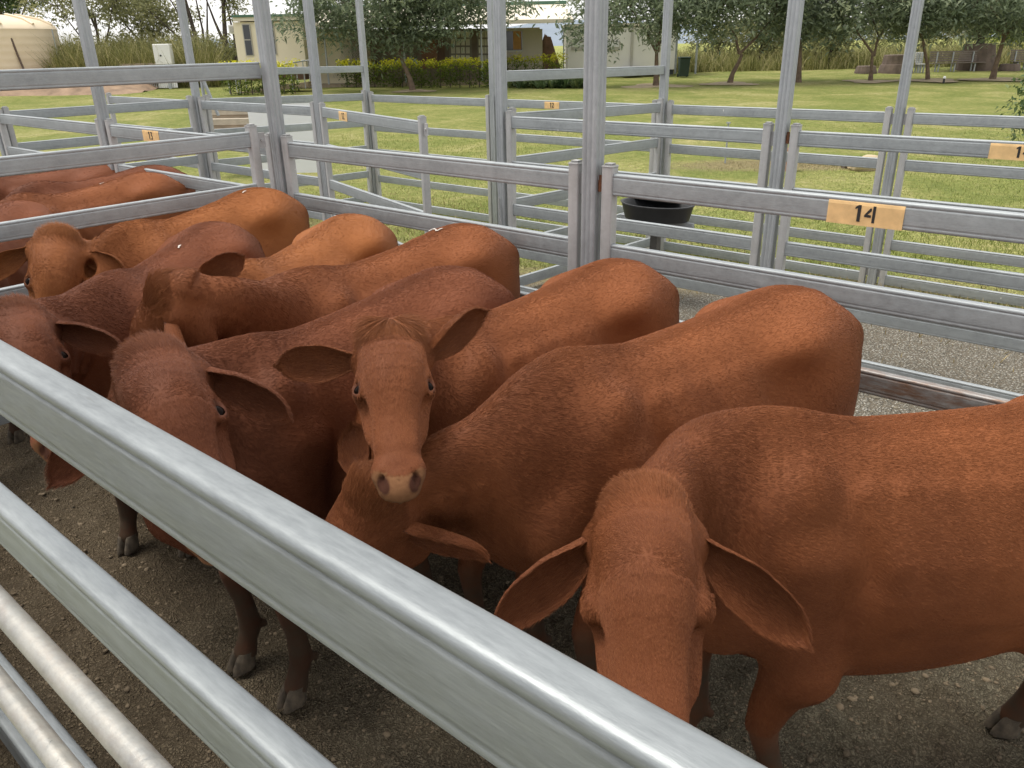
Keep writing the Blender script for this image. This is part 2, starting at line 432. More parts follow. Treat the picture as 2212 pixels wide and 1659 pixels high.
# ------------------------------------------------------------------ cattle: implicit body surfaces, polygonised here
def smin(a, b, k):
    h = np.maximum(k - np.abs(a - b), 0.0) / k
    return np.minimum(a, b) - h * h * k * 0.25
def smax(a, b, k): return -smin(-a, -b, k)
class Loft:
    """a limb: stations along a path, each an ellipse-like section (half width along 'lat', half depth up and down)"""
    def __init__(s, pts, lat, w, hu, hd=None, n=2.2, sub=0, egg=0.0):
        P = np.array(pts, np.float32); K = len(P)
        f = lambda a: np.full(K, a, np.float32) if np.isscalar(a) else np.array(a, np.float32)
        w, hu = f(w), f(hu); hd = hu if hd is None else f(hd); n = f(n); egg = f(egg)
        L = np.array(lat, np.float32); L = np.tile(L, (K, 1)) if L.ndim == 1 else L
        if sub:
            t = np.linspace(0, K-1, (K-1)*sub+1); i = np.clip(t.astype(int), 0, K-2); u = (t-i)[:, None]
            def cr(A):
                A = A.reshape(K, -1); g = lambda j: A[np.clip(j, 0, K-1)]
                p0, p1, p2, p3 = g(i-1), g(i), g(i+1), g(i+2)
                return .5*((2*p1)+(p2-p0)*u+(2*p0-5*p1+4*p2-p3)*u*u+(3*p1-p0-3*p2+p3)*u**3)
            P, w, hu, hd, n, egg, L = cr(P), cr(w)[:, 0], cr(hu)[:, 0], cr(hd)[:, 0], cr(n)[:, 0], cr(egg)[:, 0], cr(L)
        s.P, s.L, s.w, s.hu, s.hd, s.n, s.egg = [x.astype(np.float32) for x in (P, L, w, hu, hd, n, egg)]
        s.T = np.gradient(s.P, axis=0).astype(np.float32); s.T /= np.linalg.norm(s.T, axis=1)[:, None]
        r = np.maximum(np.maximum(s.w, s.hu), s.hd)[:, None]
        s.lo = (s.P - r).min(0); s.hi = (s.P + r).max(0)
    def d(s, X):
        K = len(s.P)
        best = np.full(len(X), 1e9, np.float32); T = np.zeros(len(X), np.float32)
        for i in range(K-1):
            a, b = s.P[i], s.P[i+1]; ab = b-a
            t = np.clip(((X-a) @ ab) / max(float(ab @ ab), 1e-9), 0, 1)
            q = X - a - t[:, None]*ab
            dd = np.einsum('ij,ij->i', q, q)
            m = dd < best
            best[m] = dd[m]; T[m] = i + t[m]
        i = np.minimum(T.astype(np.int32), K-2); u = T - i
        lerp = lambda A: A[i] + (A[i+1]-A[i]) * (u if A.ndim == 1 else u[:, None])
        C = lerp(s.P); tan = lerp(s.T); tan /= np.linalg.norm(tan, axis=1)[:, None]
        L = lerp(s.L); L -= tan*np.einsum('ij,ij->i', L, tan)[:, None]; L /= np.linalg.norm(L, axis=1)[:, None] + 1e-9
        U = np.cross(L, tan)
        q = X - C
        a = np.einsum('ij,ij->i', q, L); b = np.einsum('ij,ij->i', q, U); c = np.where((T <= 1e-5) | (T >= K-1-1e-5), np.einsum('ij,ij->i', q, tan), 0).astype(np.float32)
        w, hu, hd, n, eg = lerp(s.w), lerp(s.hu), lerp(s.hd), lerp(s.n), lerp(s.egg)
        h = np.where(b > 0, hu, hd)
        v = np.clip(b/np.maximum(h, 1e-4), -1.3, 1.3)
        w = w*(1 - eg*v)
        rmin = np.minimum(w, h)
        rho = (np.abs(a/w)**n + np.abs(b/h)**n)**(1/n)
        rho = np.sqrt(rho**2 + (c/np.maximum(rmin, 1e-3))**2)
        return (rho-1)*rmin
class Barrel:
    """the trunk: sections along the x axis"""
    def __init__(s, st, n=2.12):
        from_x = st[:, 0]; X = np.linspace(from_x[0], from_x[-1], 80)
        K = len(from_x); t = np.interp(X, from_x, np.arange(K)); i = np.clip(t.astype(int), 0, K-2); u = (t-i)[:, None]
        g = lambda j: st[np.clip(j, 0, K-1)]
        A = .5*((2*g(i))+(g(i+1)-g(i-1))*u+(2*g(i-1)-5*g(i)+4*g(i+1)-g(i+2))*u*u+(3*g(i)-g(i-1)-3*g(i+1)+g(i+2))*u**3)
        s.x, s.A, s.n = X, A, n
        s.lo = np.array((X[0]-.02, -.33, .5), np.float32); s.hi = np.array((X[-1]+.02, .33, 1.42), np.float32)
    def d(s, X):
        x = X[:, 0]; I = lambda k: np.interp(x, s.x, s.A[:, k]).astype(np.float32)
        top, bot, w, eg = I(1), I(2), I(3), I(4)
        zc = bot+(top-bot)*.52
        b = X[:, 2]-zc; h = np.where(b > 0, top-zc, zc-bot); v = np.clip(b/h, -1.3, 1.3)
        ww = w*(1-eg*np.maximum(v, 0)-.06*np.minimum(v, 0)*0); rm = np.minimum(ww, h)
        c = np.maximum(np.maximum(s.x[0]-x, x-s.x[-1]), 0)
        rho = (np.abs(X[:, 1]/ww)**s.n+np.abs(b/h)**s.n)**(1/s.n)
        return (rho-1)*rm + c
class Ell:
    def __init__(s, c, r, rot=None):
        s.c = np.array(c, np.float32); s.r = np.array(r, np.float32)
        s.R = None if rot is None else np.array(rot, np.float32)
        m = float(s.r.max()); s.lo = s.c-m; s.hi = s.c+m; s.pf = m/float(s.r.min())
    def d(s, X):
        q = X - s.c
        if s.R is not None: q = q @ s.R
        return (np.sqrt(((q/s.r)**2).sum(1)) - 1) * float(s.r.min())
def box(X, lo, hi):
    m = (X[:, 0] > lo[0]) & (X[:, 0] < hi[0])
    i = np.flatnonzero(m); Y = X[i]
    return i[(Y[:, 1] > lo[1]) & (Y[:, 1] < hi[1]) & (Y[:, 2] > lo[2]) & (Y[:, 2] < hi[2])]
class Field:
    def __init__(s): s.ops = []
    def add(s, p, k=.04): s.ops.append(('+', p, k))
    def sub(s, p, k=.03): s.ops.append(('-', p, k))
    def __call__(s, X):
        d = np.full(len(X), 0.3, np.float32)
        for op, p, k in s.ops:
            pad = k*getattr(p, 'pf', 1.25) + .012
            m = box(X, p.lo - pad, p.hi + pad)
            if not len(m): continue
            Y = X[m]; e = p.d(Y)
            d[m] = smin(d[m], e, k) if op == '+' else smax(d[m], -e, k)
        return d
def polygonise(field, lo, hi, h):
    B = 4; H = h*B
    lo = np.array(lo, np.float32); n = np.ceil((np.array(hi)-lo)/H).astype(int)
    gx, gy, gz = [lo[i] + H*np.arange(n[i]+1, dtype=np.float32) for i in range(3)]
    C = np.stack(np.meshgrid(gx, gy, gz, indexing='ij'), -1).reshape(-1, 3)
    dc = field(C).reshape(n+1)
    # coarse cells near the surface
    mn = dc.copy(); mx = dc.copy()
    def win(A, f):
        for ax in range(3):
            s0 = [slice(None)]*3; s1 = [slice(None)]*3
            s0[ax] = slice(0, -1); s1[ax] = slice(1, None)
            A = f(A[tuple(s0)], A[tuple(s1)])
        return A
    mn = win(mn, np.minimum); mx = win(mx, np.maximum)
    act = (mn < H*0.62) & (mx > -H*0.25)
    N = n*B+1
    D = np.repeat(np.repeat(np.repeat(dc[:-1, :-1, :-1], B, 0), B, 1), B, 2)
    D = np.pad(D, ((0, 1),)*3, constant_values=0.3).astype(np.float32)
    need = np.zeros(N, bool)
    ai = np.argwhere(act)
    for i in range(B+1):
        for j in range(B+1):
            for k in range(B+1):
                need[ai[:, 0]*B+i, ai[:, 1]*B+j, ai[:, 2]*B+k] = True
    idx = np.argwhere(need)
    D[need] = field((lo + idx*h).astype(np.float32))
    # naive surface nets
    S = D < 0
    cnt = None
    for i in (0, 1):
        for j in (0, 1):
            for k in (0, 1):
                s_ = S[i:N[0]-1+i, j:N[1]-1+j, k:N[2]-1+k]
                cnt = s_.astype(np.int8) if cnt is None else cnt + s_
    cells = np.argwhere((cnt > 0) & (cnt < 8))
    vid = np.full(N, -1, np.int32)
    vid[cells[:, 0], cells[:, 1], cells[:, 2]] = np.arange(len(cells))
    acc = np.zeros((len(cells), 3), np.float32); num = np.zeros(len(cells), np.float32)
    corners = [(i, j, k) for i in (0, 1) for j in (0, 1) for k in (0, 1)]
    vals = {c: D[cells[:, 0]+c[0], cells[:, 1]+c[1], cells[:, 2]+c[2]] for c in corners}
    for c in corners:
        for ax in range(3):
            if c[ax]: continue
            e = list(c); e[ax] = 1; e = tuple(e)
            a, b = vals[c], vals[e]; m = (a < 0) != (b < 0)
            t = np.where(m, a/np.where(m, a-b, 1), 0)
            p = np.tile(np.array(c, np.float32), (len(cells), 1)); p[:, ax] = t
            acc += p*m[:, None]; num += m
    V = lo + (cells + acc/num[:, None])*h
    Fs = []
    for ax in range(3):
        s0 = [slice(1, -1)]*3; s1 = [slice(1, -1)]*3
        s0[ax] = slice(0, -1); s1[ax] = slice(1, None)
        a, b = S[tuple(s0)], S[tuple(s1)]
        off = np.ones(3, int); off[ax] = 0
        for sgn in (0, 1):
            e = np.argwhere((a & ~b) if sgn == 0 else (~a & b)) + off
            o1 = np.zeros(3, int); o2 = np.zeros(3, int); o1[(ax+1) % 3] = 1; o2[(ax+2) % 3] = 1
            g = lambda q: vid[q[:, 0], q[:, 1], q[:, 2]]
            quad = np.stack([g(e), g(e-o1), g(e-o1-o2), g(e-o2)], 1)
            Fs.append(quad if sgn == 0 else quad[:, ::-1])
    F = np.concatenate(Fs); F = F[(F >= 0).all(1)]
    return V.astype(np.float32), F
def laplace(V, F, it=2, lam=.5):
    E = np.concatenate([F[:, [0, 1]], F[:, [1, 2]], F[:, [2, 3]], F[:, [3, 0]]])
    E = np.concatenate([E, E[:, ::-1]])
    deg = np.bincount(E[:, 0], minlength=len(V)).astype(np.float32)
    for s_ in range(it*2):
        k = lam if s_ % 2 == 0 else -lam*1.04
        A = np.stack([np.bincount(E[:, 0], weights=V[E[:, 1], c], minlength=len(V)) for c in range(3)], 1)
        V = V + k*(A/deg[:, None]-V)
    return V.astype(np.float32)
def bez(p0, p1, p2, p3, n):
    t = np.linspace(0, 1, n)[:, None]
    return (1-t)**3*p0 + 3*(1-t)**2*t*p1 + 3*(1-t)*t*t*p2 + t**3*p3
def frame(fw, upv):
    x = np.array(fw, float); x /= np.linalg.norm(x)
    z = np.array(upv, float); z -= x*(z @ x); z /= np.linalg.norm(z)
    return np.stack([x, np.cross(z, x), z], 1)      # columns: forward (to the muzzle), left, dorsal
FRONT_L = [(.44,.175,1.02),(.47,.185,.86),(.440,.198,.70),(.485,.178,.56),(.53,.165,.43),(.515,.158,.30),(.505,.155,.17),(.525,.155,.115),(.545,.155,.06)]
FRONT_R = [(.10,.135,.10),(.088,.12,.10),(.076,.10,.092),(.060,.074,.070),(.046,.05,.05),(.033,.036,.036),(.041,.043,.043),(.036,.038,.038),(.045,.045,.045)]
HIND_L = [(-.52,.10,1.10),(-.50,.17,.92),(-.44,.205,.76),(-.56,.185,.63),(-.685,.165,.52),(-.69,.16,.44),(-.655,.155,.30),(-.635,.155,.17),(-.605,.155,.115),(-.585,.155,.06)]
HIND_R = [(.16,.26,.20),(.145,.23,.22),(.12,.165,.18),(.082,.112,.125),(.046,.068,.062),(.043,.052,.05),(.035,.04,.04),(.042,.045,.045),(.037,.04,.04),(.045,.045,.045)]
def cow_field(P, Hf, fat=1.0, legs=None, res=.01, k=1.1, eyes=True):
    """P: poll position, Hf: 3x3 head frame, both in the animal's own space"""
    f = Field()
    st = np.array([  # x, top, bottom, half width, egg (wide below)
        (-.835,1.18,1.00,.05,0),(-.79,1.285,.89,.135,0),(-.70,1.35,.83,.205,.12),(-.56,1.382,.75,.245,.18),(-.42,1.384,.67,.258,.20),(-.26,1.362,.595,.265,.22),
        (-.04,1.340,.545,.287*fat,.24),(.18,1.330,.525,.292*fat,.28),(.36,1.332,.530,.262*fat,.33),(.52,1.335,.595,.215,.36),(.66,1.285,.665,.178,.30),(.77,1.19,.76,.14,.15),(.84,1.10,.86,.07,0)], float)
    f.add(Barrel(st), .02)
    for s in (-1, 1):
        f.add(Ell((-.42, s*.195, 1.235), (.10, .06, .06)), .11)             # hook bone
        f.add(Ell((-.80, s*.115, 1.17), (.06, .05, .07)), .08)                  # pin bone
        f.add(Ell((-.62, s*.13, .96), (.20, .125, .31)), .09)                 # thigh
        f.sub(Ell((-.225, s*.350, 1.13), (.13, .10, .11)), .09)                # hollow of the flank
        f.add(Ell((.49, s*.160, 1.02), (.12, .085, .26), frame((1, 0, .35), (-.35, 0, 1))), .05)
        f.sub(Ell((.315, s*.325, .93), (.045, .075, .22), frame((1, 0, .25), (-.25, 0, 1))), .07)   # groove behind the shoulder   # shoulder blade
        f.add(Ell((.63, s*.165, .86), (.12, .085, .13)), .08)                   # point of shoulder
        f.add(Ell((.368, s*.224, .650), (.075, .056, .075)), .038)                   # elbow
        for i in range(5):                                                      # ribs
            x = .20 - i*.09
            f.add(Loft([(x+.05, s*.165, 1.20), (x, s*.252*fat, 1.04), (x-.05, s*.272*fat, .88)], (1, 0, 0), [.016, .018, .012], [.013, .015, .008]), .06)
        for i, (L, R) in enumerate(((FRONT_L, FRONT_R), (HIND_L, HIND_R))):
            Q = np.array(L, float); Q[:, 1] *= s
            dx, dy = (legs or {}).get(('F' if i == 0 else 'H') + ('L' if s > 0 else 'R'), (0, 0))
            wgt = np.clip((.95-Q[:, 2])/.8, 0, 1)
            Q[:, 0] += dx*wgt; Q[:, 1] += dy*wgt
            R_ = np.array(R, float)
            f.add(Loft(Q, (0, 1, 0), R_[:, 0], R_[:, 1], R_[:, 2], n=2.0, sub=2), .05)
            hx, hy = dx*wgt[-4], dy*wgt[-4]
            if i == 1: f.add(Loft([(-.69+hx, s*.165+hy, .50), (-.755+hx, s*.163+hy, .565), (-.70+hx*.8, s*.165+hy*.8, .68)], (0, 1, 0), [.03, .024, .02], [.03, .024, .02]), .05)
            Qn = Q[-3] 
            for e in (-.022, .022): f.add(Ell((Qn[0]-.048, Qn[1]+e, Qn[2]-.02), (.014, .012, .02)), .015)     # dew claws
    f.add(Ell((.50, 0, 1.262), (.19, .055, .085)), .06)                         # small hump
    f.add(Loft([(.78, 0, .86), (.69, 0, .745), (.5, 0, .665), (.2, 0, .65)], (0, 1, 0), [.06, .06, .055, .05], [.07, .06, .05, .04]), .08)  # brisket
    f.add(Loft([(-.55, 0, .84), (-.40, 0, .755), (-.1, 0, .69)], (0, 1, 0), [.08, .08, .07], [.05, .05, .03]), .08)
    # neck
    X, Z = Hf[:, 0], Hf[:, 2]
    p0 = np.array((.50, 0, 1.05)); p3 = P - Z*.11 + X*.05
    L = np.linalg.norm(p3-p0)
    back = -X*.55 + Z*.0 + (p0-p3)/L*.6
    p1 = p0 + np.array((.34, 0, (.06 + .30*(p3[2]-1.08) if p3[2] > 1.08 else .06 + .8*max(-.35, p3[2]-1.08))))*L/.7
    p2 = p3 + back*L*.34
    N = 9
    C = bez(p0, p1, p2, p3, N); t = np.linspace(0, 1, N)
    lat = np.array((0, 1, 0))*(1-t)[:, None] + Hf[:, 1]*t[:, None]
    f.add(Loft(C, lat, np.interp(t, [0, .5, 1], [.175, .105, .088]), np.interp(t, [0, .5, 1], [.15, .132, .10]), np.interp(t, [0, .5, 1], [.27, .185, .12]), n=2.1, sub=3), .065)
    f.neck = C; f.nlat = lat
    # dewlap
    T = np.gradient(C, axis=0); T /= np.linalg.norm(T, axis=1)[:, None]
    dn = -np.cross(lat, -T); dn = np.cross(lat, T); dn *= -np.sign(dn[:, 2:3]+1e-6) if False else 1
    U = np.cross(lat, T); U /= np.linalg.norm(U, axis=1)[:, None]; U *= np.where((U @ np.array((-.3, 0, 1.)))[:, None] > 0, 1, -1)
    low = C - U*np.interp(t, [0, .5, 1], [.245, .19, .13])[:, None]
    f.add(Loft(np.concatenate([[(.58, 0, .80)], low[1:8]]), np.concatenate([[(0, 1, 0)], lat[1:8]]), .026, [.06, .07, .07, .065, .055, .045, .035, .025]), .06)
    # vertical skin folds of the neck
    for i in range(3, 7):
        for s in (-1, 1):
            u = .30 + i*.085 + .03*math.sin(i*5.1+s)
            kf = .45+.55*abs(math.sin(i*2.7+s*1.3))
            c = np.array([np.interp(u, t, C[:, k]) for k in range(3)]); l_ = np.array([np.interp(u, t, lat[:, k]) for k in range(3)]); uu = np.array([np.interp(u, t, U[:, k]) for k in range(3)])
            wv = np.interp(u, [0, .5, 1], [.175, .105, .088])
            f.add(Loft([c+uu*.03+l_*s*wv*.97, c-uu*.06+l_*s*wv*.95, c-uu*.15+l_*s*wv*.62], T[i], .007*kf, .0085*kf), .034)
    # head
    g = lambda x, y, z: P + Hf @ (k*np.array((x, y, z), float))
    K = lambda r: tuple(k*np.array(r)) if not np.isscalar(r) else k*r
    HE = lambda c, r, R: Ell(c, K(r), R)
    HL = lambda p, l, w_, u, d_=None, **q: Loft(p, l, K(w_), K(u), None if d_ is None else K(d_), **q)
    hs = np.array([  # x along the face, centre z, half width, up, down
        (-.055,-.075,.072,.050,.07),(-.015,-.065,.102,.074,.10),(.05,-.06,.111,.078,.125),(.12,-.06,.106,.074,.145),(.19,-.064,.095,.066,.145),(.26,-.072,.078,.058,.125),(.33,-.079,.063,.050,.092),
        (.40,-.086,.060,.046,.068),(.455,-.092,.067,.047,.060),(.500,-.098,.056,.038,.050)], float)
    f.add(HL([g(x, 0, z) for x, z in hs[:, :2]], Hf[:, 1], hs[:, 2], hs[:, 3], hs[:, 4], n=[2.1,2.1,2.2,2.5,2.7,2.7,2.5,2.3,2.3,2.2], sub=2, egg=[.0,.0,-.04,-.06,-.02,.02,.06,.08,.06,.0]), .04)
    f.add(HE(g(-.025, 0, .004), (.045, .060, .046), Hf), .045)                 # domed poll
    f.add(HL([g(.20, 0, -.006), g(.29, 0, -.020), g(.40, 0, -.040)], Hf[:, 1], [.044, .040, .036], [.016, .016, .014]), .03)   # nose bridge
    for s in (-1, 1):
        f.add(HE(g(.165, s*.078, -.012), (.055, .026, .020), Hf), .025)         # brow ridge
        f.add(HE(g(.196, s*.088, -.040), (.044, .030, .034), Hf), .024)         # orbit
        f.sub(HE(g(.100, s*.134, -.035), (.042, .028, .040), Hf), .030)         # hollow of the temple
        f.sub(HE(g(.285, s*.098, -.040), (.055, .024, .030), Hf), .030)         # hollow below the eye
        f.add(HE(g(.255, s*.074, -.090), (.075, .016, .020), Hf), .028)         # facial crest
        f.add(HE(g(.12, s*.068, -.155), (.085, .030, .065), Hf), .04)           # jaw muscle
        # eye: the opening looks outwards and a little forwards
        ec = np.array((.200, s*.0885, -.0265)); en = np.array((0, s*.62, .785)); et = np.array((0, s*.785, -.62)); ex = np.array((1., 0, 0))
        RE = Hf @ np.stack([ex, et, en], 1)
        if eyes: f.sub(HE(g(*(ec+en*.025)), (.030, .0160, .020), RE), .006)
        else:
            f.add(HE(g(*(ec+en*.006)), (.036, .024, .022), RE), .014)
            f.sub(HL([g(*(ec+ex*a+et*b+en*c)) for a, b, c in ((-.034, .006, .018), (-.010, .013, .027), (.014, .013, .027), (.036, .005, .018))], Hf[:, 1], .003, .005), .006)
        if eyes:
            f.add(HL([g(*(ec+ex*a-et*b+en*c)) for a, b, c in ((-.029, .001, .015), (-.013, .0120, .0205), (.009, .0125, .0205), (.029, .000, .014))], Hf[:, 1], [.003, .0060, .0060, .003], [.003, .0060, .0060, .003]), .010)   # upper lid
            f.add(HL([g(*(ec+ex*a+et*b+en*c)) for a, b, c in ((-.029, .001, .014), (-.011, .0135, .0165), (.013, .0130, .0160), (.029, .002, .013))], Hf[:, 1], [.003, .0045, .0045, .003], [.003, .0045, .0045, .003]), .010)   # lower lid
        for q in (0, 1):   # wrinkles over and under the eye
            f.add(HL([g(.145+q*.012, s*(.060-q*.004), .006-q*.001), g(.180+q*.012, s*(.074-q*.003), .003-q*.002), g(.225+q*.01, s*(.074-q*.004), -.010)], Hf[:, 1], .004, .005), .010)
        f.add(HL([g(.185, s*.094, -.066), g(.21, s*.092, -.072), g(.245, s*.078, -.066)], Hf[:, 1], .004, .005), .010)
        f.add(HE(g(.018, s*.090, -.058), (.034, .034, .03), Hf), .03)           # ear root
        f.add(HE(g(.470, s*.042, -.070), (.032, .027, .026), Hf), .020)         # nostril wing
        f.sub(HE(g(.500, s*.041, -.064), (.026, .0105, .017), frame(Hf[:, 0]*.8+Hf[:, 1]*s*.4, Hf[:, 2]+Hf[:, 1]*s*.6)), .007)
        f.sub(HL([g(.375, s*.072, -.116), g(.43, s*.071, -.121), g(.49, s*.050, -.128), g(.525, 0, -.128)], Hf[:, 2], .005, .009), .008)  # mouth
    f.add(HE(g(.496, 0, -.085), (.022, .040, .034), Hf), .016)                  # muzzle pad
    f.sub(HL([g(.505, 0, -.058), g(.528, 0, -.090)], Hf[:, 1], .003, .006), .010)
    f.add(HE(g(.468, 0, -.142), (.038, .036, .018), Hf), .02)                   # lower lip
    # tail
    f.add(Loft([(-.72, 0, 1.285), (-.84, 0, 1.24), (-.885, 0, 1.13), (-.875, .0, .95), (-.865, .01, .75), (-.86, .015, .50)], (0, 1, 0), [.045, .034, .027, .022, .018, .016], [.045, .034, .027, .022, .018, .016], sub=2), .035)
    return f
def ear_mesh(P, Hf, side, dirv, openv, L=.24, W=.075, droop=.035, nu=22, nv=13, k=1.1):
    """a cupped leaf-shaped ear; dirv/openv in head space: pointing direction and opening direction"""
    d = np.array(dirv, float); d /= np.linalg.norm(d)
    o = np.array(openv, float); o -= d*(o @ d); o /= np.linalg.norm(o)
    b = np.cross(d, o)
    root = np.array((.020, side*.098, -.055))
    V = []
    for layer in (0, 1):
        for i in range(nu):
            u = i/(nu-1)
            q_ = min(1, u/.48); rise = .42+.58*q_*q_*(3-2*q_)
            prof = rise*(1 if u < .55 else max(.0, 1-((u-.55)/.452)**2.6)**.70)
            wv = W*max(prof, .08)
            th = .017*(1-u*.35)
            curl = 1.1*(1-u)**1.4 + .80
            for j in range(nv):
                v = j/(nv-1)*2-1
                a = v*curl
                R = wv/max(math.sin(min(curl, 1.45)), .4)*.9
                x = R*math.sin(a)*(1.0)
                y = -R*(math.cos(a)-1) - R*.35
                edge = 1-.55*abs(v)**6
                off = -th*edge if layer == 1 else 0
                p = root + d*(L*u) + b*x*1.0 + o*(y + off*1.0) - np.array((0, 0, 1))*0
                p = p + np.array((.0, 0, -1.0))*droop*u*u
                V.append(P + Hf @ (k*p))
    F = []
    n1 = nu*nv
    for i in range(nu-1):
        for j in range(nv-1):
            q = (i*nv+j, i*nv+j+1, (i+1)*nv+j+1, (i+1)*nv+j)
            F.append(q); F.append(tuple(n1+k for k in q[::-1]))
    for i in range(nu-1):
        for j in (0, nv-1):
            q = (i*nv+j, (i+1)*nv+j, n1+(i+1)*nv+j, n1+i*nv+j)
            F.append(q if j == 0 else q[::-1])
    for j in range(nv-1):
        q = ((nu-1)*nv+j, (nu-1)*nv+j+1, n1+(nu-1)*nv+j+1, n1+(nu-1)*nv+j)
        F.append(q[::-1])
    return np.array(V, np.float32), np.array(F, np.int32), n1
def solidify_normals_ok(): pass
DEBUG_KP = None
def coat_material(name, col, dark, pale):
    m, n, l, p = NM(name)
    a = n.new('ShaderNodeVertexColor'); a.layer_name = 'pat'
    sep = n.new('ShaderNodeSeparateColor'); l.new(a.outputs['Color'], sep.inputs['Color'])
    big = noise(n, l, 2.6, 4, .5)
    fine = noise(n, l, 38, 5, .65, dist=.6)
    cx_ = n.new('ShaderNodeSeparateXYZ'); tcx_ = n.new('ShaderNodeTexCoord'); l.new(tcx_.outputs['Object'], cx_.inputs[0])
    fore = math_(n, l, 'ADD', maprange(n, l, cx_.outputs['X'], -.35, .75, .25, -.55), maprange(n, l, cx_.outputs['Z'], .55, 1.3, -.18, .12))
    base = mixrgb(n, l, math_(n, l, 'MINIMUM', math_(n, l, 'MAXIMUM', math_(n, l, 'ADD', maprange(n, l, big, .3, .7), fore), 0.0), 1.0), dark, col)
    base = mixrgb(n, l, maprange(n, l, fine, .35, .75, .04, .20), base, pale)
    # mud on the lower legs, a bare pale muzzle, darker ear lining with shade inside ears and nostrils coloured in
    mud = noise(n, l, 14, 5)
    mudc = mixrgb(n, l, mud, (.018, .013, .009), (.075, .052, .034))
    base = mixrgb(n, l, math_(n, l, 'MULTIPLY', sep.outputs['Green'], maprange(n, l, mud, .25, .6, .55, 1.0)), base, mudc)
    base = mixrgb(n, l, sep.outputs['Red'], base, mixrgb(n, l, fine, (.12, .055, .026), (.25, .125, .062)))
    base = mixrgb(n, l, math_(n, l, 'MINIMUM', math_(n, l, 'MULTIPLY', sep.outputs['Blue'], .75), .95), base, (.055, .022, .015))
    l.new(base, p.inputs['Base Color'])
    l.new(maprange(n, l, sep.outputs['Red'], 0, 1, .62, .85), p.inputs['Roughness'])
    l.new(maprange(n, l, sep.outputs['Red'], 0, 1, .12, .05), p.inputs['Specular IOR Level'])
    p.inputs['Sheen Weight'].default_value = .04
    p.inputs['Sheen Roughness'].default_value = .5
    p.inputs['Sheen Tint'].default_value = (1.0, .72, .58, 1)
    hair = noise(n, l, 120, 4, .7, mscale=(.5, 1.2, 1.0))
    bump(n, l, p, math_(n, l, 'ADD', hair, math_(n, l, 'MULTIPLY', fine, .6)), .15, .003)
    return m
def hair_material(name, col, dark, pale):
    m, n, l, p = NM(name)
    a = n.new('ShaderNodeAttribute'); a.attribute_name = 'tint'
    big = noise(n, l, 2.6, 4, .5)
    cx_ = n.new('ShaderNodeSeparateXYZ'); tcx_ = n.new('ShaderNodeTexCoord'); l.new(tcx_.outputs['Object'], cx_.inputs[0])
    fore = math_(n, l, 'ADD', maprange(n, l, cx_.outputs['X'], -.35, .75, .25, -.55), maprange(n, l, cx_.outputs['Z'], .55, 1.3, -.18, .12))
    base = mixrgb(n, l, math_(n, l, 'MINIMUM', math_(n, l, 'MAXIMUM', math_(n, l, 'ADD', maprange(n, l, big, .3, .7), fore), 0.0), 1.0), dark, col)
    base = mixrgb(n, l, a.outputs['Fac'], base, pale)
    l.new(base, p.inputs['Base Color'])
    p.inputs['Roughness'].default_value = .5
    p.inputs['Specular IOR Level'].default_value = .12
    return m
HOOF = simple('hoof_horn', (.085, .066, .045), .85, 0, .7, 30, .5)
EYE_M, _n, _l, _p = NM('eye_dark')
_p.inputs['Base Color'].default_value = (.006, .003, .002, 1); _p.inputs['Roughness'].default_value = .12; _p.inputs['Specular IOR Level'].default_value = .05
PAINT = simple('white_stock_paint', (.52, .47, .42), .9, 0, .25, 60)
TAG_M = simple('ear_tag_plastic', (.80, .76, .50), .5, 0, .08, 30)
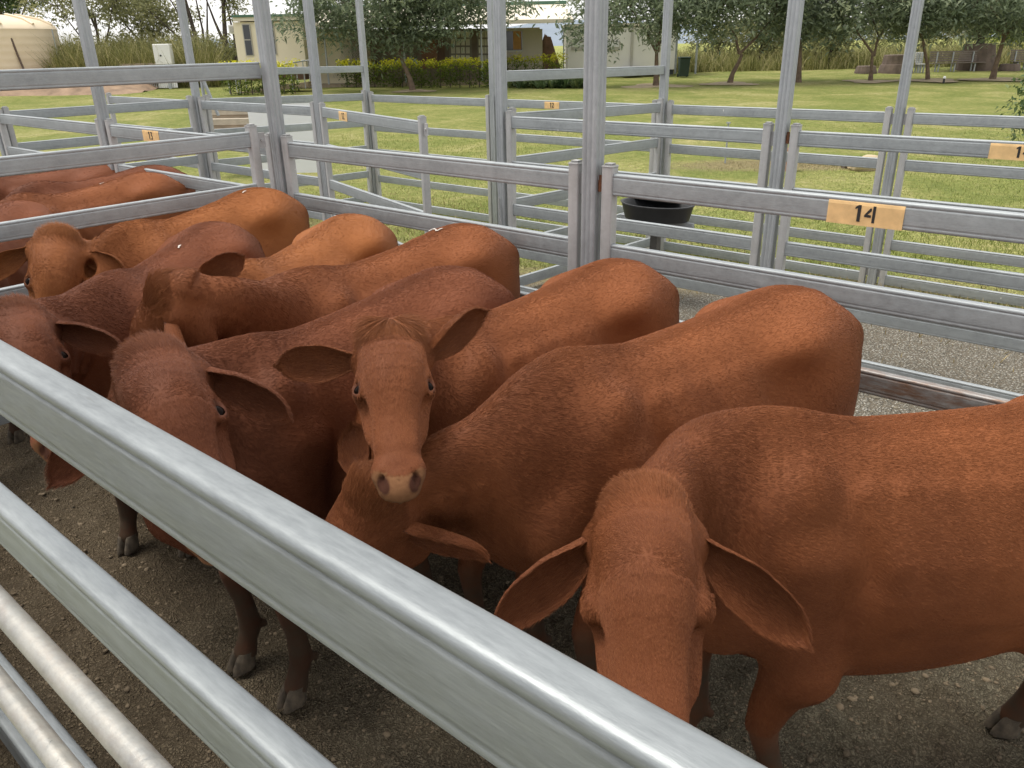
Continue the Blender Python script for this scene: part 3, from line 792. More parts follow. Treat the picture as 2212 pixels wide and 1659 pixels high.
def grow_hair(name, V, F, A, dirs, length, dens, mat, parent, seed, keepw, tipspread=.35, rad=.0007):
    """short coat hairs as curves. A: per-face weights; dirs/length: per-vertex flow and length"""
    rs = np.random.default_rng(seed)
    P0, P1, P2, P3 = (V[F[:, i]] for i in range(4))
    nrm = np.cross(P2-P0, P3-P1); ar = np.linalg.norm(nrm, axis=1); nrm /= ar[:, None]+1e-12
    wgt = ar*keepw; N = dens
    fi = rs.choice(len(F), N, p=wgt/wgt.sum())
    a, b = rs.random(N)[:, None], rs.random(N)[:, None]
    R = (P0[fi]*(1-a)+P1[fi]*a)*(1-b) + (P3[fi]*(1-a)+P2[fi]*a)*b
    d = dirs[F[fi, 0]]; L = length[F[fi, 0]]
    n_ = nrm[fi]
    d = d - n_*np.einsum('ij,ij->i', d, n_)[:, None]
    d /= np.linalg.norm(d, axis=1)[:, None]+1e-9
    # clumps: hairs near each other bend alike
    cl = np.sin(R @ np.array([41., 63., 37.])+seed+2*np.sin(R @ np.array([17., -23., 29.])))*.5+np.sin(R @ np.array([-91., 57., 71.])+2*np.sin(R @ np.array([31., 37., -19.])))*.5
    side = np.cross(n_, d)
    d = d + side*(cl*.06 + rs.normal(0, .07, N))[:, None] + rs.normal(0, .05, (N, 3))
    d /= np.linalg.norm(d, axis=1)[:, None]
    L = L*rs.uniform(.6, 1.25, N)
    lift = rs.uniform(.02, .08, N)*(1+.2*cl) + np.clip((L-.03)*3, 0, .12)
    Q = np.empty((N, 4, 3), np.float32)
    for k, u in enumerate((0, .33, .66, 1.0)):
        Q[:, k] = R - n_*.002*(k == 0) + d*(L*u)[:, None] + n_*(L*(lift*(u-u*u*.75)))[:, None]
    cu = bpy.data.hair_curves.new(name)
    cu.add_curves([4]*N)
    cu.position_data.foreach_set('vector', Q.ravel())
    ra = cu.attributes.get('radius') or cu.attributes.new('radius', 'FLOAT', 'POINT')
    ra.data.foreach_set('value', np.tile(np.array([1, .9, .65, .12], np.float32)*rad, N))
    tn = cu.attributes.new('tint', 'FLOAT', 'CURVE')
    tn.data.foreach_set('value', np.clip(rs.beta(1.3, 3.6, N)*.60+.02*cl+np.clip((L-.03)*7, 0, .3), 0, 1).astype(np.float32))
    cu.materials.append(mat)
    o = bpy.data.objects.new(name, cu); link(o, parent)
    o['kind'] = 'stuff'
    return o
def hoof_mesh():
    mb = MB()
    for s in (-1, 1):
        ring = []
        for z, sc, sh in ((0, 1.0, .012), (.02, .98, .008), (.055, .80, -.002), (.075, .62, -.008)):
            r = []
            for j in range(12):
                a = 2*math.pi*j/12
                x = math.cos(a)*(.058 if math.cos(a) > 0 else .042)*sc + sh
                y = s*.0245 + math.sin(a)*.0225*(sc*.5+.5)
                if math.cos(a) > .3: y -= s*.006*math.cos(a)
                r.append((x, y, z))
            ring.append(r)
        v = [p for r in ring for p in r]
        f = [(i*12+j, i*12+(j+1) % 12, (i+1)*12+(j+1) % 12, (i+1)*12+j) for i in range(3) for j in range(12)]
        mb.add(v, f, True); mb.add(ring[0], [tuple(range(12))[::-1]]); mb.add(ring[-1], [tuple(range(12))])
    return mb.mesh('hoof', HOOF)
HOOF_ME = hoof_mesh()
_sp = MB(); _sp.lathe([(.0001, -.024)] + [(.0245*math.sin(a), -.0245*math.cos(a)) for a in np.linspace(.25, math.pi-.25, 9)] + [(.0001, .024)], 16)
EYE_ME = _sp.mesh('eye', EYE_M)
_tg = MB(); _tg.lathe([(.0005, 0), (.016, 0), (.017, .002), (.016, .0045), (.005, .0045), (.004, .0065), (.0005, .0065)], 18)
TAG_ME = _tg.mesh('ear_tag', TAG_M)
def make_cow(label, loc, yaw, s, poll, hf, hu, ears, mats, res=.011, hairs=60000, fat=1.0, legs=None, tagear=None, marks=None, hk=1.1, eyes=True, forelock=False, group=None, seed=1, hooves=True, tilt=0.0):
    """loc: ground point below the middle of the body; yaw: heading; poll, hf, hu: head position, face direction and forehead normal in the animal's space"""
    t0 = time.time()
    root = empty('cow', loc, yaw)
    root.scale = (s, s, s)
    tag(root, label, 'cow', group or 'red cattle standing in the yards')
    P = np.array(poll, float); Hf = frame(hf, hu)
    f = cow_field(P, Hf, fat, legs, k=hk, eyes=eyes)
    lo = np.minimum((-.98, -.42, 0.03), P-.62); hi = np.maximum((1.0, .42, 1.5), P+.62)
    lo[2] = .035
    V, F = polygonise(f, lo, hi, res)
    V = laplace(V, F, 1, .45)
    nb = len(V)
    Vs, Fs, inner = [V], [F], []
    base = nb
    for sd, (dv, ov, kw) in zip((1, -1), ears):
        ev, ef, n1 = ear_mesh(P, Hf, sd, dv, ov, k=hk, **kw)
        o = Hf @ np.array(ov, float)
        q = ef[0]; nn = np.cross(ev[q[1]]-ev[q[0]], ev[q[3]]-ev[q[0]])
        ow = np.array(ov, float)
        mid = (n1//2)
        q = ef[(len(ef)//2)//2*2 - (len(ef)//2)//2*2 % 2] if False else ef[2*((22-1)*(13-1)//2)]
        nn = np.cross(ev[q[1]]-ev[q[0]], ev[q[3]]-ev[q[0]])
        if nn @ o < 0: ef = ef[:, ::-1]
        Vs.append(ev); Fs.append(ef+base); inner.append((base, base+n1)); base += len(ev)
    V = np.concatenate(Vs); F = np.concatenate(Fs)
    # regions
    H = ((V-P) @ Hf)/hk
    hx, hy, hz = H[:, 0], H[:, 1], H[:, 2]
    onhead = (hx > -.07) & (hx < .56) & (np.abs(hy) < .142) & (hz > -.24) & (hz < .09)
    onhead[nb:] = False
    muz = np.where(onhead, np.clip((hx-.482+.25*np.abs(hy)-.35*np.maximum(-.11-hz, 0))/.02, 0, 1)*(hz < -.045), 0)
    eyer = np.minimum(np.sqrt((hx-.200)**2+(np.abs(hy)-.102)**2+(hz+.008)**2), 1)
    pat = np.zeros((len(V), 4), np.float32); pat[:, 3] = 1
    pat[:, 0] = muz
    wob = .05*np.sin(V[:, 0]*23)+.04*np.sin(V[:, 1]*31+1)
    mudz = np.clip((.50+wob-V[:, 2])/.18, 0, 1); mudz[onhead] = 0
    near_head = np.linalg.norm(V-P, axis=1) < .66
    mudz[near_head] = 0; mudz[nb:] = 0
    pat[:, 1] = mudz
    ispit = np.zeros(len(V))
    for a, b in inner: ispit[a:b] = np.clip(1.15-np.linalg.norm(V[a:b]-V[a:a+13].mean(0), axis=1)/.19, 0, 1)
    nos = np.minimum(np.sqrt(((hx-.515)/1.6)**2+(np.abs(hy)-.041)**2+(hz+.066)**2), 1)
    pat[:, 2] = np.maximum(ispit, np.where(onhead, np.clip(1-(nos-.015)/.007, 0, 1), 0)*1.6)  # shade of the ear cups and nostrils, put into the colour mask
    if eyes: pat[:, 2] = np.maximum(pat[:, 2], np.where(onhead, np.clip(1-(eyer-.022)/.012, 0, 1), 0)*.8)
    me = mesh_np('body', V, F, mats[0])
    at = me.color_attributes.new('pat', 'FLOAT_COLOR', 'POINT')
    at.data.foreach_set('color', pat.ravel())
    body = obj('body', me, None, root)
    for sd in ((1, -1) if eyes else ()):
        e = obj('eye', EYE_ME, None, body, P + Hf @ (hk*np.array((.200, sd*.0890, -.0262))), None, (hk, hk, hk))
    if hooves:
        for i, L in enumerate((FRONT_L, HIND_L)):
            for sd in (1, -1):
                dx, dy = (legs or {}).get(('F' if i == 0 else 'H') + ('L' if sd > 0 else 'R'), (0, 0))
                q = L[-1]; k = (.95-.06)/.8; k = min(1, k)
                obj('hoof', HOOF_ME, None, root, (q[0]+dx*k+.012, sd*q[1]+dy*k, 0.0))
    if tagear is not None:
        sd, u, side_open = tagear
        dv, ov, kw = ears[0 if sd > 0 else 1]
        d = np.array(dv, float); d /= np.linalg.norm(d); o = np.array(ov, float); o -= d*(o@d); o /= np.linalg.norm(o)
        p = P + Hf @ (hk*(np.array((.020, sd*.098, -.055)) + d*kw.get('L', .24)*u + o*(-.028 if not side_open else .004) + np.array((0, 0, -kw.get('droop', .035)*u*u))))
        zz = Vector(Hf @ (o if side_open else -o))
        tg_ = obj('ear_tag', TAG_ME, None, body, p, zz.to_track_quat('Z', 'Y').to_euler())
        tg_['label'] = 'small round pale ear tag'
    if marks:
        for (x_, y_, strokes) in marks:
            mbk = MB(); tv = V[:nb]
            for (ax, ay, bx, by) in strokes:
                a_ = np.array((x_+ax, y_+ay)); b_ = np.array((x_+bx, y_+by)); n_ = max(2, int(np.linalg.norm(b_-a_)/.012)); pr = []
                dvec = (b_-a_)/np.linalg.norm(b_-a_); sd_ = np.array((-dvec[1], dvec[0]))*.006
                for q in range(n_+1):
                    c_ = a_+(b_-a_)*q/n_
                    for sg in (-1, 1):
                        e_ = c_+sd_*sg*(.7+.5*math.sin(q*2.3+sg))
                        dd_ = (tv[:, 0]-e_[0])**2+(tv[:, 1]-e_[1])**2; near_ = dd_ < .02**2
                        zz = tv[near_, 2].max() if near_.any() else 1.3
                        pr.append((e_[0], e_[1], zz+.004))
                mbk.add(pr, [(2*q, 2*q+1, 2*q+3, 2*q+2) for q in range(n_)], True)
            mk = mbk.build('paint_mark', PAINT, body); mk['label'] = 'white paint mark'
    if hairs:
        C = f.neck.astype(np.float32)
        dd = np.stack([((V-c)**2).sum(1) for c in C], 1); ni = dd.argmin(1)
        T = np.gradient(C, axis=0); T /= np.linalg.norm(T, axis=1)[:, None]
        dirs = np.tile(np.array((-1., 0, -.42)), (len(V), 1))
        dirs[V[:, 2] < .62] = (-.25, 0, -1)
        top = np.clip((V[:, 2]-1.2)/.1, 0, 1)[:, None]; dirs = dirs*(1-.55*top*np.array((0, 0, 1)))
        onneck = (V[:, 0] > .56) & (dd.min(1) < .30**2) & (V[:, 2] > .45) & ~onhead
        dirs[onneck] = (-T[ni] + np.array((-.1, 0, -.55)))[onneck]
        hd = np.stack([hx-.175 if not forelock else np.maximum(hx+.08, .05), hy*(1.1 if not forelock else .8), 0*hx], 1)
        hd[:, 2] = np.where(hx < .0, -.06, 0)
        hd += np.stack([np.where(hx > .2, .12, 0), 0*hx, -.10*(np.abs(hy) > .085)], 1)
        sw = np.stack([-hy, hx-.175, 0*hx], 1)*(0 if forelock else .35)
        dirs[onhead] = ((hd+sw) @ Hf.T)[onhead]
        for (a, b), (dv, ov, kw) in zip(inner, ears):
            k = 2*(b-a); dirs[a:a+k] = Hf @ (np.array(dv, float)/np.linalg.norm(dv))
        ln = np.full(len(V), .013, np.float32)
        ridge = np.exp(-(V[:, 1]/.045)**2)*(V[:, 2] > 1.22)*(~onhead)
        ln += .018*ridge
        ln[onneck] = .019
        crest = np.exp(-(hy/.05)**2)
        ln[onhead] = (.0095 + .046*np.clip((.06-hx)/.09, 0, 1)*np.clip((hz+.05)/.05, 0, 1) - .004*np.clip((hx-.25)/.2, 0, 1) + (.045*np.clip((.10-hx)/.10, 0, 1)*np.exp(-(hy/.05)**2)*(hz > -.05) if forelock else 0))[onhead]
        ln[V[:, 2] < .5] = .012
        ln[nb:] = .014
        for a, b in inner: ln[a:b] = .026
        fw_ = np.ones(len(F), np.float32)
        fw_[muz[F[:, 0]] > .4] = 0
        fw_[eyer[F[:, 0]] < .026] = 0 if eyes else 1
        fw_[(V[F[:, 0], 2] < .12) | (mudz[F[:, 0]] > .35)] = 0
        fw_ *= np.where(onhead[F[:, 0]], 3.0, 1.0)
        fw_ *= np.where(F[:, 0] >= nb, 3.2, 1.0)
        fw_ *= np.where((V[F[:, 0], 2] < .7) & ~onhead[F[:, 0]], .45, 1.0)
        fw_ *= 1+1.2*ridge[F[:, 0]]
        # most hair goes where it can be seen from the walkway side; the far flanks keep a thin coat
        cl_ = np.array(Matrix.Rotation(-yaw, 3, 'Z') @ (Vector((0, 0, CAM_H))-Vector(loc)))/s
        fc = V[F].mean(1); fn_ = np.cross(V[F[:, 2]]-V[F[:, 0]], V[F[:, 3]]-V[F[:, 1]]); fn_ /= np.linalg.norm(fn_, axis=1)[:, None]+1e-12
        vd = cl_-fc; vd /= np.linalg.norm(vd, axis=1)[:, None]
        fw_ *= np.clip(np.einsum('ij,ij->i', fn_, vd)*4+1.0, .12, 1.0)
        grow_hair('coat_hair', V, F, None, dirs.astype(np.float32), ln, hairs, mats[1], body, seed, fw_, rad=.00050 if hairs > 110000 else .00062)
    root['_kp'] = 0; del root['_kp']
    if DEBUG_KP: DEBUG_KP(label, loc, yaw, s, P, Hf, hk, ears, legs)
    print('cow', label[:30], len(V), round(time.time()-t0, 1))
    return root
CO = dict(red=((.225, .074, .0265), (.118, .0355, .0135), (.33, .130, .054)),
          tan=((.275, .096, .029), (.165, .053, .017), (.40, .165, .062)),
          dark=((.160, .050, .021), (.085, .0255, .0115), (.25, .098, .048)))
MATS = {k: (coat_material('coat_' + k, *v), hair_material('coat_hair_' + k, *v)) for k, v in CO.items()}
EAR_OUT = dict(L=.245, W=.068, droop=.03)
def ears_default(dl=(-.10, 1, -.05), ol=(.35, .15, .9), dr=None, orr=None, kw=None, kwr=None):
    dr = dr or (dl[0], -dl[1], dl[2]); orr = orr or (ol[0], -ol[1], ol[2])
    return [(dl, ol, kw or EAR_OUT), (dr, orr, kwr or kw or EAR_OUT)]
# ------------------------------------------------------------------ galvanised cattle yards
def galv_material(name, lo=(.22, .24, .25), hi=(.40, .43, .44), metal=.32, rough=.50, stain=0.0):
    m, n, l, p = NM(name)
    tcn = n.new('ShaderNodeTexCoord'); vec = tcn.outputs['Object']
    info = n.new('ShaderNodeObjectInfo')
    add = n.new('ShaderNodeVectorMath'); add.operation = 'ADD'
    sc = n.new('ShaderNodeVectorMath'); sc.operation = 'SCALE'; sc.inputs['Scale'].default_value = 37.0
    comb = n.new('ShaderNodeCombineXYZ')
    for k in range(3): l.new(info.outputs['Random'], comb.inputs[k])
    l.new(comb.outputs[0], sc.inputs[0]); l.new(vec, add.inputs[0]); l.new(sc.outputs[0], add.inputs[1])
    v = add.outputs[0]
    streak = noise(n, l, 34, 4, .6, vec=v, mscale=(.05, 1, 1))
    mott = noise(n, l, 26, 6, .7, vec=v, mscale=(2.2, 1, 1))
    big = noise(n, l, 3.0, 4, .6, vec=v, mscale=(2.0, 1, 1))
    f = math_(n, l, 'ADD', math_(n, l, 'MULTIPLY', streak, .28), math_(n, l, 'ADD', math_(n, l, 'MULTIPLY', mott, .42), math_(n, l, 'MULTIPLY', big, .45)))
    col = ramp(n, l, f, [(.38, lo), (.56, tuple((a+b)/2 for a, b in zip(lo, hi))), (.74, hi)])
    fsp = noise(n, l, 210, 3, .6, vec=v)
    col = mixrgb(n, l, maprange(n, l, fsp, .30, .70, 0, .14), col, (.58, .61, .62))
    pit = maprange(n, l, noise(n, l, 75, 3, .6, vec=v), .70, .76, 0, .55)
    col = mixrgb(n, l, pit, col, (.16, .17, .17))
    # bird lime and pale scuffs
    vo = n.new('ShaderNodeTexVoronoi'); vo.inputs['Scale'].default_value = 9; mpp = n.new('ShaderNodeMapping'); mpp.inputs['Scale'].default_value = (2.5, 1, .35)
    l.new(v, mpp.inputs['Vector']); l.new(mpp.outputs['Vector'], vo.inputs['Vector'])
    spot = maprange(n, l, vo.outputs['Distance'], .035, .055, 1, 0)
    keep = math_(n, l, 'GREATER_THAN', noise(n, l, 7, 2, .5, vec=v), .60)
    spot = math_(n, l, 'MULTIPLY', spot, keep)
    col = mixrgb(n, l, spot, col, (.72, .71, .68))
    if stain:
        dirt = maprange(n, l, noise(n, l, 30, 7, .75, vec=v, mscale=(.5, 1, 1)), .45, .65)
        col = mixrgb(n, l, math_(n, l, 'MULTIPLY', dirt, stain), col, (.23, .12, .065))
        p.inputs['Metallic'].default_value = .3
    l.new(col, p.inputs['Base Color'])
    mt = math_(n, l, 'SUBTRACT', metal, math_(n, l, 'MULTIPLY', spot, metal))
    l.new(mt, p.inputs['Metallic'])
    l.new(maprange(n, l, mott, .3, .7, rough-.08, rough+.14), p.inputs['Roughness'])
    fine = noise(n, l, 160, 4, .7, vec=v, mscale=(1.2, 1, 1))
    bump(n, l, p, math_(n, l, 'ADD', math_(n, l, 'ADD', mott, fine), streak), .16, .003)
    return m
GALV = galv_material('galvanised_steel')
GALV_POST = galv_material('galvanised_post', (.25, .27, .285), (.45, .47, .485))
GALV_WELD = galv_material('zinc_paint', (.36, .36, .355), (.54, .535, .53), .35, .6)
GALV_OLD = galv_material('old_pipe_zinc', (.24, .24, .23), (.46, .44, .39), .45, .42, .22)
GALV_STAIN = galv_material('stained_rail', (.22, .22, .22), (.45, .44, .42), .5, .5, .9)
RUST = simple('rusty_hinge', (.23, .10, .05), .85, .1, .4, 60, .4)
YEL = simple('yellow_plate', (.78, .52, .24), .65, 0, .22, 14)
BLACKP = simple('black_numeral', (.02, .02, .02), .6, 0, .2, 30)
def rrect(h, d, r, k=4):
    """rounded rectangle outline (y, z)"""
    pts = []
    for cy, cz, a0 in ((d/2-r, h/2-r, 0), (-d/2+r, h/2-r, 90), (-d/2+r, -h/2+r, 180), (d/2-r, -h/2+r, 270)):
        for i in range(k+1):
            a = math.radians(a0+90*i/k); pts.append((cy+r*math.cos(a), cz+r*math.sin(a)))
    return pts
def extrude_x(name, prof, mat, grooves=False):
    n = len(prof)
    V = [(0, a, b) for a, b in prof] + [(1, a, b) for a, b in prof]
    mb = MB(); mb.add(V, [(i, (i+1) % n, n+(i+1) % n, n+i) for i in range(n)], True)
    mb.add(V[:n], [tuple(range(n))]); mb.add(V[n:], [tuple(range(n))[::-1]])
    return mb.mesh(name, mat)
def rail_profile():
    # cattle rail: tall oval with a bead line near its shoulders, as on the near rails
    h, d = .115, .044
    pts = []
    half = [(0, .0575), (.011, .0572), (.0165, .0560), (.0200, .0530), (.0213, .0490), (.0214, .0415), (.0196, .0392), (.0196, .0378), (.0218, .0352), (.0220, .03), (.0220, -.03), (.0218, -.0352), (.0200, -.0385), (.0213, -.0415), (.0213, -.0490), (.0200, -.0530), (.0165, -.0560), (.011, -.0572), (0, -.0575)]
    return half + [(-a, b) for a, b in half[-2:0:-1]]
RAIL = extrude_x('rail', rail_profile(), GALV)
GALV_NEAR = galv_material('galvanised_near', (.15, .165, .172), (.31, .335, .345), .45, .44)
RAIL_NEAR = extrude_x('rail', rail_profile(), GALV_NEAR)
RAILS_ST = extrude_x('rail', rail_profile(), GALV_STAIN)
def square_groove(wd, r, g=.004):
    a = wd/2
    side = [(-a+r, a), (-a*.45, a), (-a*.38, a-g), (-a*.28, a-g), (-a*.2, a), (a*.2, a), (a*.28, a-g), (a*.38, a-g), (a*.45, a), (a-r, a)]
    arc = [(a-r+r*math.sin(t), a-r+r*math.cos(t)) for t in (math.radians(30), math.radians(60))]
    q = side + arc; out = []
    for k in range(4):
        c, s_ = math.cos(-k*math.pi/2), math.sin(-k*math.pi/2)
        out += [(x*c-y*s_, x*s_+y*c) for x, y in q]
    return out
POSTM = extrude_x('post', square_groove(.092, .012), GALV_POST)
STILEM = extrude_x('stile', rrect(.066, .066, .008, 2), GALV_WELD)
_c = MB(); _c.box((-.036, -.036, 0), (.036, .036, .012)); _c.box((-.026, -.026, .012), (.026, .026, .022))
CAPM = _c.mesh('stile_cap', GALV_WELD, .006, 2)
_c = MB(); _c.box((0, -.006, -.055), (.075, .006, .055)); _c.tube([(.045, -.016, 0), (.045, .016, 0)], .013, 8)
LUGM = _c.mesh('lug', GALV_WELD)
_c = MB(); _c.tube([(0, 0, -.03), (0, 0, .03)], .017, 10); _c.tube([(0, 0, .028), (0, 0, .055)], .011, 8); _c.box((-.05, -.005, -.028), (.01, .005, .028))
HINGM = _c.mesh('hinge', RUST)
def vert(me, name, parent, x, y, z0, z1):
    """an upright: extruded profile turned so that its length points up"""
    o = obj(name, me, None, parent, (x, y, z0), (0, -math.pi/2, 0), (z1-z0, 1, 1))
    return o
def post(label, x, y, top=3.4, base=-.35, group='tall galvanised yard posts', bar=None):
    r = empty('yard_post', (x, y, base))
    tag(r, label, 'post', group)
    vert(POSTM, 'post', r, 0, 0, 0, top-base)
    return r
def digits(parent, txt, x0, z0, h, y, s=1):
    """stencilled numerals: each numeral is a child of its plate"""
    G = {'1': [[(.06, .74), (.06, .86), (.26, 1.0), (.44, 1.0), (.44, 0), (.22, 0), (.22, .80)]],
         '4': [[(.0, .32), (.0, .44), (.34, .86), (.44, .86), (.44, .70), (.20, .46), (.44, .46), (.44, .30)], [(.52, 1.0), (.70, 1.0), (.70, 0), (.52, 0)]],
         '2': [[(.0, .80), (.12, .97), (.40, 1.0), (.55, .85), (.52, .62), (.22, .18), (.56, .18), (.56, 0), (0, 0), (0, .14), (.38, .66), (.38, .80), (.26, .86), (.12, .76)]],
         '3': [[(.0, .98), (.5, .98), (.5, .84), (.33, .62), (.53, .48), (.53, .15), (.36, 0), (.0, .03), (.0, .17), (.34, .17), (.37, .40), (.14, .50), (.14, .60), (.30, .84), (.0, .84)]]}
    x = x0
    for ch in txt:
        mb = MB()
        for poly in G[ch]:
            P = [(a*h*.90, b*h) for a, b in poly]
            mb.prism(P, .0012, 'y')
        o = mb.build('numeral', BLACKP, parent)
        o.location = (x, y, z0)
        x += h*.62 if ch == '1' else h*.72
def panel(name, label, cat, p0, p1, tops, base=0.0, rail_me=RAIL, plate=None, hinge_end=None, group=None, lugs=True, braces=(), stile_top=None, gap=.11, stain_rows=(), dark_from=None, bottom=None, cap=True):
    """a welded panel or gate between two posts: rails, two stiles with caps, lugs to the posts"""
    a = Vector((p0[0], p0[1], 0)); b = Vector((p1[0], p1[1], 0))
    L = (b-a).length; rz = math.atan2(b.y-a.y, b.x-a.x)
    r = empty(name, (a.x, a.y, base), rz)
    tag(r, label, cat, group)
    x0, x1 = gap, L-gap
    zt = max(tops); zb = (min(tops)-.115-.06) if bottom is None else bottom
    for x in (x0, x1):
        st = vert(STILEM, 'stile', r, x, 0, zb, zt+.03)
        if cap: obj('stile_cap', CAPM, None, r, (x, 0, zt+.03))
    for i, z in enumerate(tops):
        o = obj('rail', RAILS_ST if i in stain_rows else rail_me, None, r, (x0+.033, 0, z-.0575), None, (x1-x0-.066, 1, 1))
        if i in stain_rows: o['label'] = 'rail rubbed brown by cattle'
    if lugs:
        for z in (zt-.07, min(tops)+.02):
            for x, sg in ((x0, -1), (x1, 1)):
                if (hinge_end == 0 and sg < 0) or (hinge_end == 1 and sg > 0):
                    obj('hinge', HINGM, None, r, (x+sg*.055, 0, z), (0, 0, 0 if sg < 0 else math.pi))
                else:
                    obj('lug', LUGM, None, r, (x+sg*.03, 0, z), (0, 0, math.pi if sg < 0 else 0))
    if plate:
        txt, px, wd, hh, row = plate[:5]
        mb = MB()
        z1 = tops[row]-.008; z0 = z1-hh
        # a thin plate that wraps the rail's face
        prof = [(-.0262, z0), (-.0262, z0+.016), (-.0232, z0+.02), (-.0232, z1-.02), (-.0228, z1-.012), (-.0185, z1-.001), (-.0165, z1-.001), (-.0205, z1-.013), (-.0212, z1-.02), (-.0212, z0+.02), (-.0242, z0+.014), (-.0242, z0)]
        prof = [(-.0248, z0), (-.0248, z1-.022), (-.0225, z1-.010), (-.0175, z1-.0005), (-.0160, z1-.003), (-.0205, z1-.012), (-.0228, z1-.023), (-.0228, z0)]
        mb.prism(prof, wd, 'x', px)
        pl = mb.build('number_plate', YEL, r)
        pl['label'] = 'yellow plate with black pen number'
        digits(pl, txt, px+wd*(plate[5] if len(plate) > 5 else .36), z0+hh*.16, hh*.66, -.0262)
    return r
A_Y, B_Y, C_Y = 3.60, 6.18, 9.30
AX = [-11.2, -8.31, -5.39, -2.49, .43]
BX = [-14.0, -11.14, -8.31, -5.38, -2.52, .38]
CX = [-14.0, -11.14, -8.25, -5.38, -2.54, .33]
TA = [1.80, 1.425, 1.035, .66, .30]
TB = [1.80, 1.375, .95, .52, .10]
TC = [1.716, 1.24, .83, .38, -.02]
TD = [z+.083 for z in TA]
names_a = ['tall post at the far left end of the herd pens', 'tall post at the left pen gate, left edge of the picture', 'tall post where the pen divider meets the back fence', 'tall post left of the gate numbered fourteen', 'tall post at the right end of gate fourteen']
for x, nm in zip(AX, names_a):
    post(nm, x, A_Y, 3.5 if x > -11 else 3.36)
panel('yard_gate', 'cattle gate with yellow number 13 plate behind the left pen', 'gate', (AX[1], A_Y), (AX[2], A_Y), TA, plate=('13', .80, .30, .105, 0), hinge_end=0, group='yard gates')
panel('fence_panel', 'cattle rail panel at the left edge left of the first tall post', 'fence', (AX[0], A_Y), (AX[1], A_Y), TA, group='yard panels')
panel('fence_panel', 'cattle rail panel behind the herd between divider post and gate fourteen', 'fence', (AX[2], A_Y), (AX[3], A_Y), TA, group='yard panels', stain_rows=(3,))
panel('yard_gate', 'cattle gate with large yellow number 14 plate', 'gate', (AX[3], A_Y), (AX[4], A_Y), TA, plate=('14', 1.28, .318, .108, 0), hinge_end=0, group='yard gates', stain_rows=(2, 3))
# divider towards the walkway and its high bar
DV = -5.42
panel('fence_panel', 'long divider panel between the herd and the left pen', 'fence', (DV-.02, .55), (DV-.02, A_Y-.08), TD, group='yard panels')
r = empty('head_bar', (AX[2]-.06, A_Y-.05, 2.30)); tag(r, 'single high bar over the divider running left from its tall post', 'rail', 'high bars')
obj('rail', RAIL, None, r, (0, 0, 0), (0, 0, -math.pi/2), (3.0, 1, 1))
# lane fence B
GRB = -.06
namesb = ['tall post at far left of the lane fence', 'tall post carrying a high gantry bar over the lane', 'tall post hinging the open gate numbered twelve', 'tall post with a hanging chain beyond the herd', 'tall leaning post right of centre in the lane fence', 'tall post at the right end of the lane fence']
for x, nm in zip(BX, namesb):
    if x > -13.5: post(nm, x, B_Y, 3.36 if x == -11.14 else 3.5, -.4)
panel('fence_panel', 'lane panel between the gantry post and the open gate', 'fence', (BX[1], B_Y), (BX[2], B_Y), TB, GRB+.06, group='yard panels')
panel('fence_panel', 'lane panel between the chained post and the right leaning post', 'fence', (BX[3], B_Y), (BX[4], B_Y), TB, GRB+.06, group='yard panels')
panel('yard_gate', 'lane gate with a yellow plate cut by the right picture edge', 'gate', (BX[4], B_Y), (BX[5], B_Y), TB, GRB+.06, plate=('14', 1.435, .34, .108, 0, .44), hinge_end=0, group='yard gates')
panel('fence_panel', 'lane panel left of the gantry post', 'fence', (BX[0], B_Y), (BX[1], B_Y), TB, GRB+.06, group='yard panels')
# open gate 12, swung towards the camera
ga = math.radians(-17.3)
panel('yard_gate', 'open gate with small yellow number 12 plate swung into the lane', 'gate', (BX[2], B_Y), (BX[2]+2.9*math.cos(ga), B_Y+2.9*math.sin(ga)), TB, GRB+.06, plate=('12', .70, .25, .108, 0), hinge_end=0, group='yard gates')
# far fence C
for x, nm in zip(CX[:], ['tall post at the left end of the far fence', 'tall far post left of the lawn tree', 'tall far post hidden behind the chained post', 'tall far post in front of the white cabin', 'tall far post before the benches', 'far post at the right end']):
    if x > -12: post(nm, x, C_Y, 3.5, -.5)
GRC = 0.0
for i, nm in enumerate(['far panel behind the open gate twelve', 'far rail panel in front of the hedge', 'far panel with a small yellow plate before the garden bed', 'far panel right of the white cabin post', 'far panel at the right picture edge']):
    if i == 0: continue
    panel('fence_panel', nm, 'fence', (CX[i], C_Y), (CX[i+1], C_Y), TC, GRC, group='yard panels', plate=('12', .98, .26, .10, 0) if i == 2 else None)
# cross fences between lane fence and far fence
TX = [(a+b)/2 for a, b in zip(TB, TC)]
for lab, x in (('cross panel running back from the chained post', BX[3]), ('cross panel running back from the gantry post to the hedge side', BX[1])):
    o = panel('fence_panel', lab, 'fence', (x, B_Y), (x, C_Y), TB, .02, group='yard panels')
    o.rotation_euler.y = math.atan2(.084, C_Y-B_Y); 
panel('yard_gate', 'gate across the far left end of the lane under the gantry bar', 'gate', (AX[0], A_Y), (BX[1], B_Y), TA, .02, group='yard gates')
for (p, q, z, z2, nm) in (((BX[3], B_Y), (CX[3], C_Y), 2.16, 2.12, 'high bar from the chained post to the cabin post'),
                      ((BX[1], B_Y), (CX[1], C_Y), 2.16, 2.12, 'high bar in front of the ramp and left hedge'),
                      ((AX[0], A_Y), (BX[1], B_Y), 3.27, 3.27, 'gantry bar across the top left of the picture')):
    a = Vector((*p, z)); b = Vector((*q, z2)); dd = b-a
    r = empty('head_bar', a); tag(r, nm, 'rail', 'high bars')
    obj('rail', RAIL, None, r, (0, 0, 0), (0, -math.asin(dd.z/dd.length), math.atan2(dd.y, dd.x)), (dd.length-.04, 1, .9))
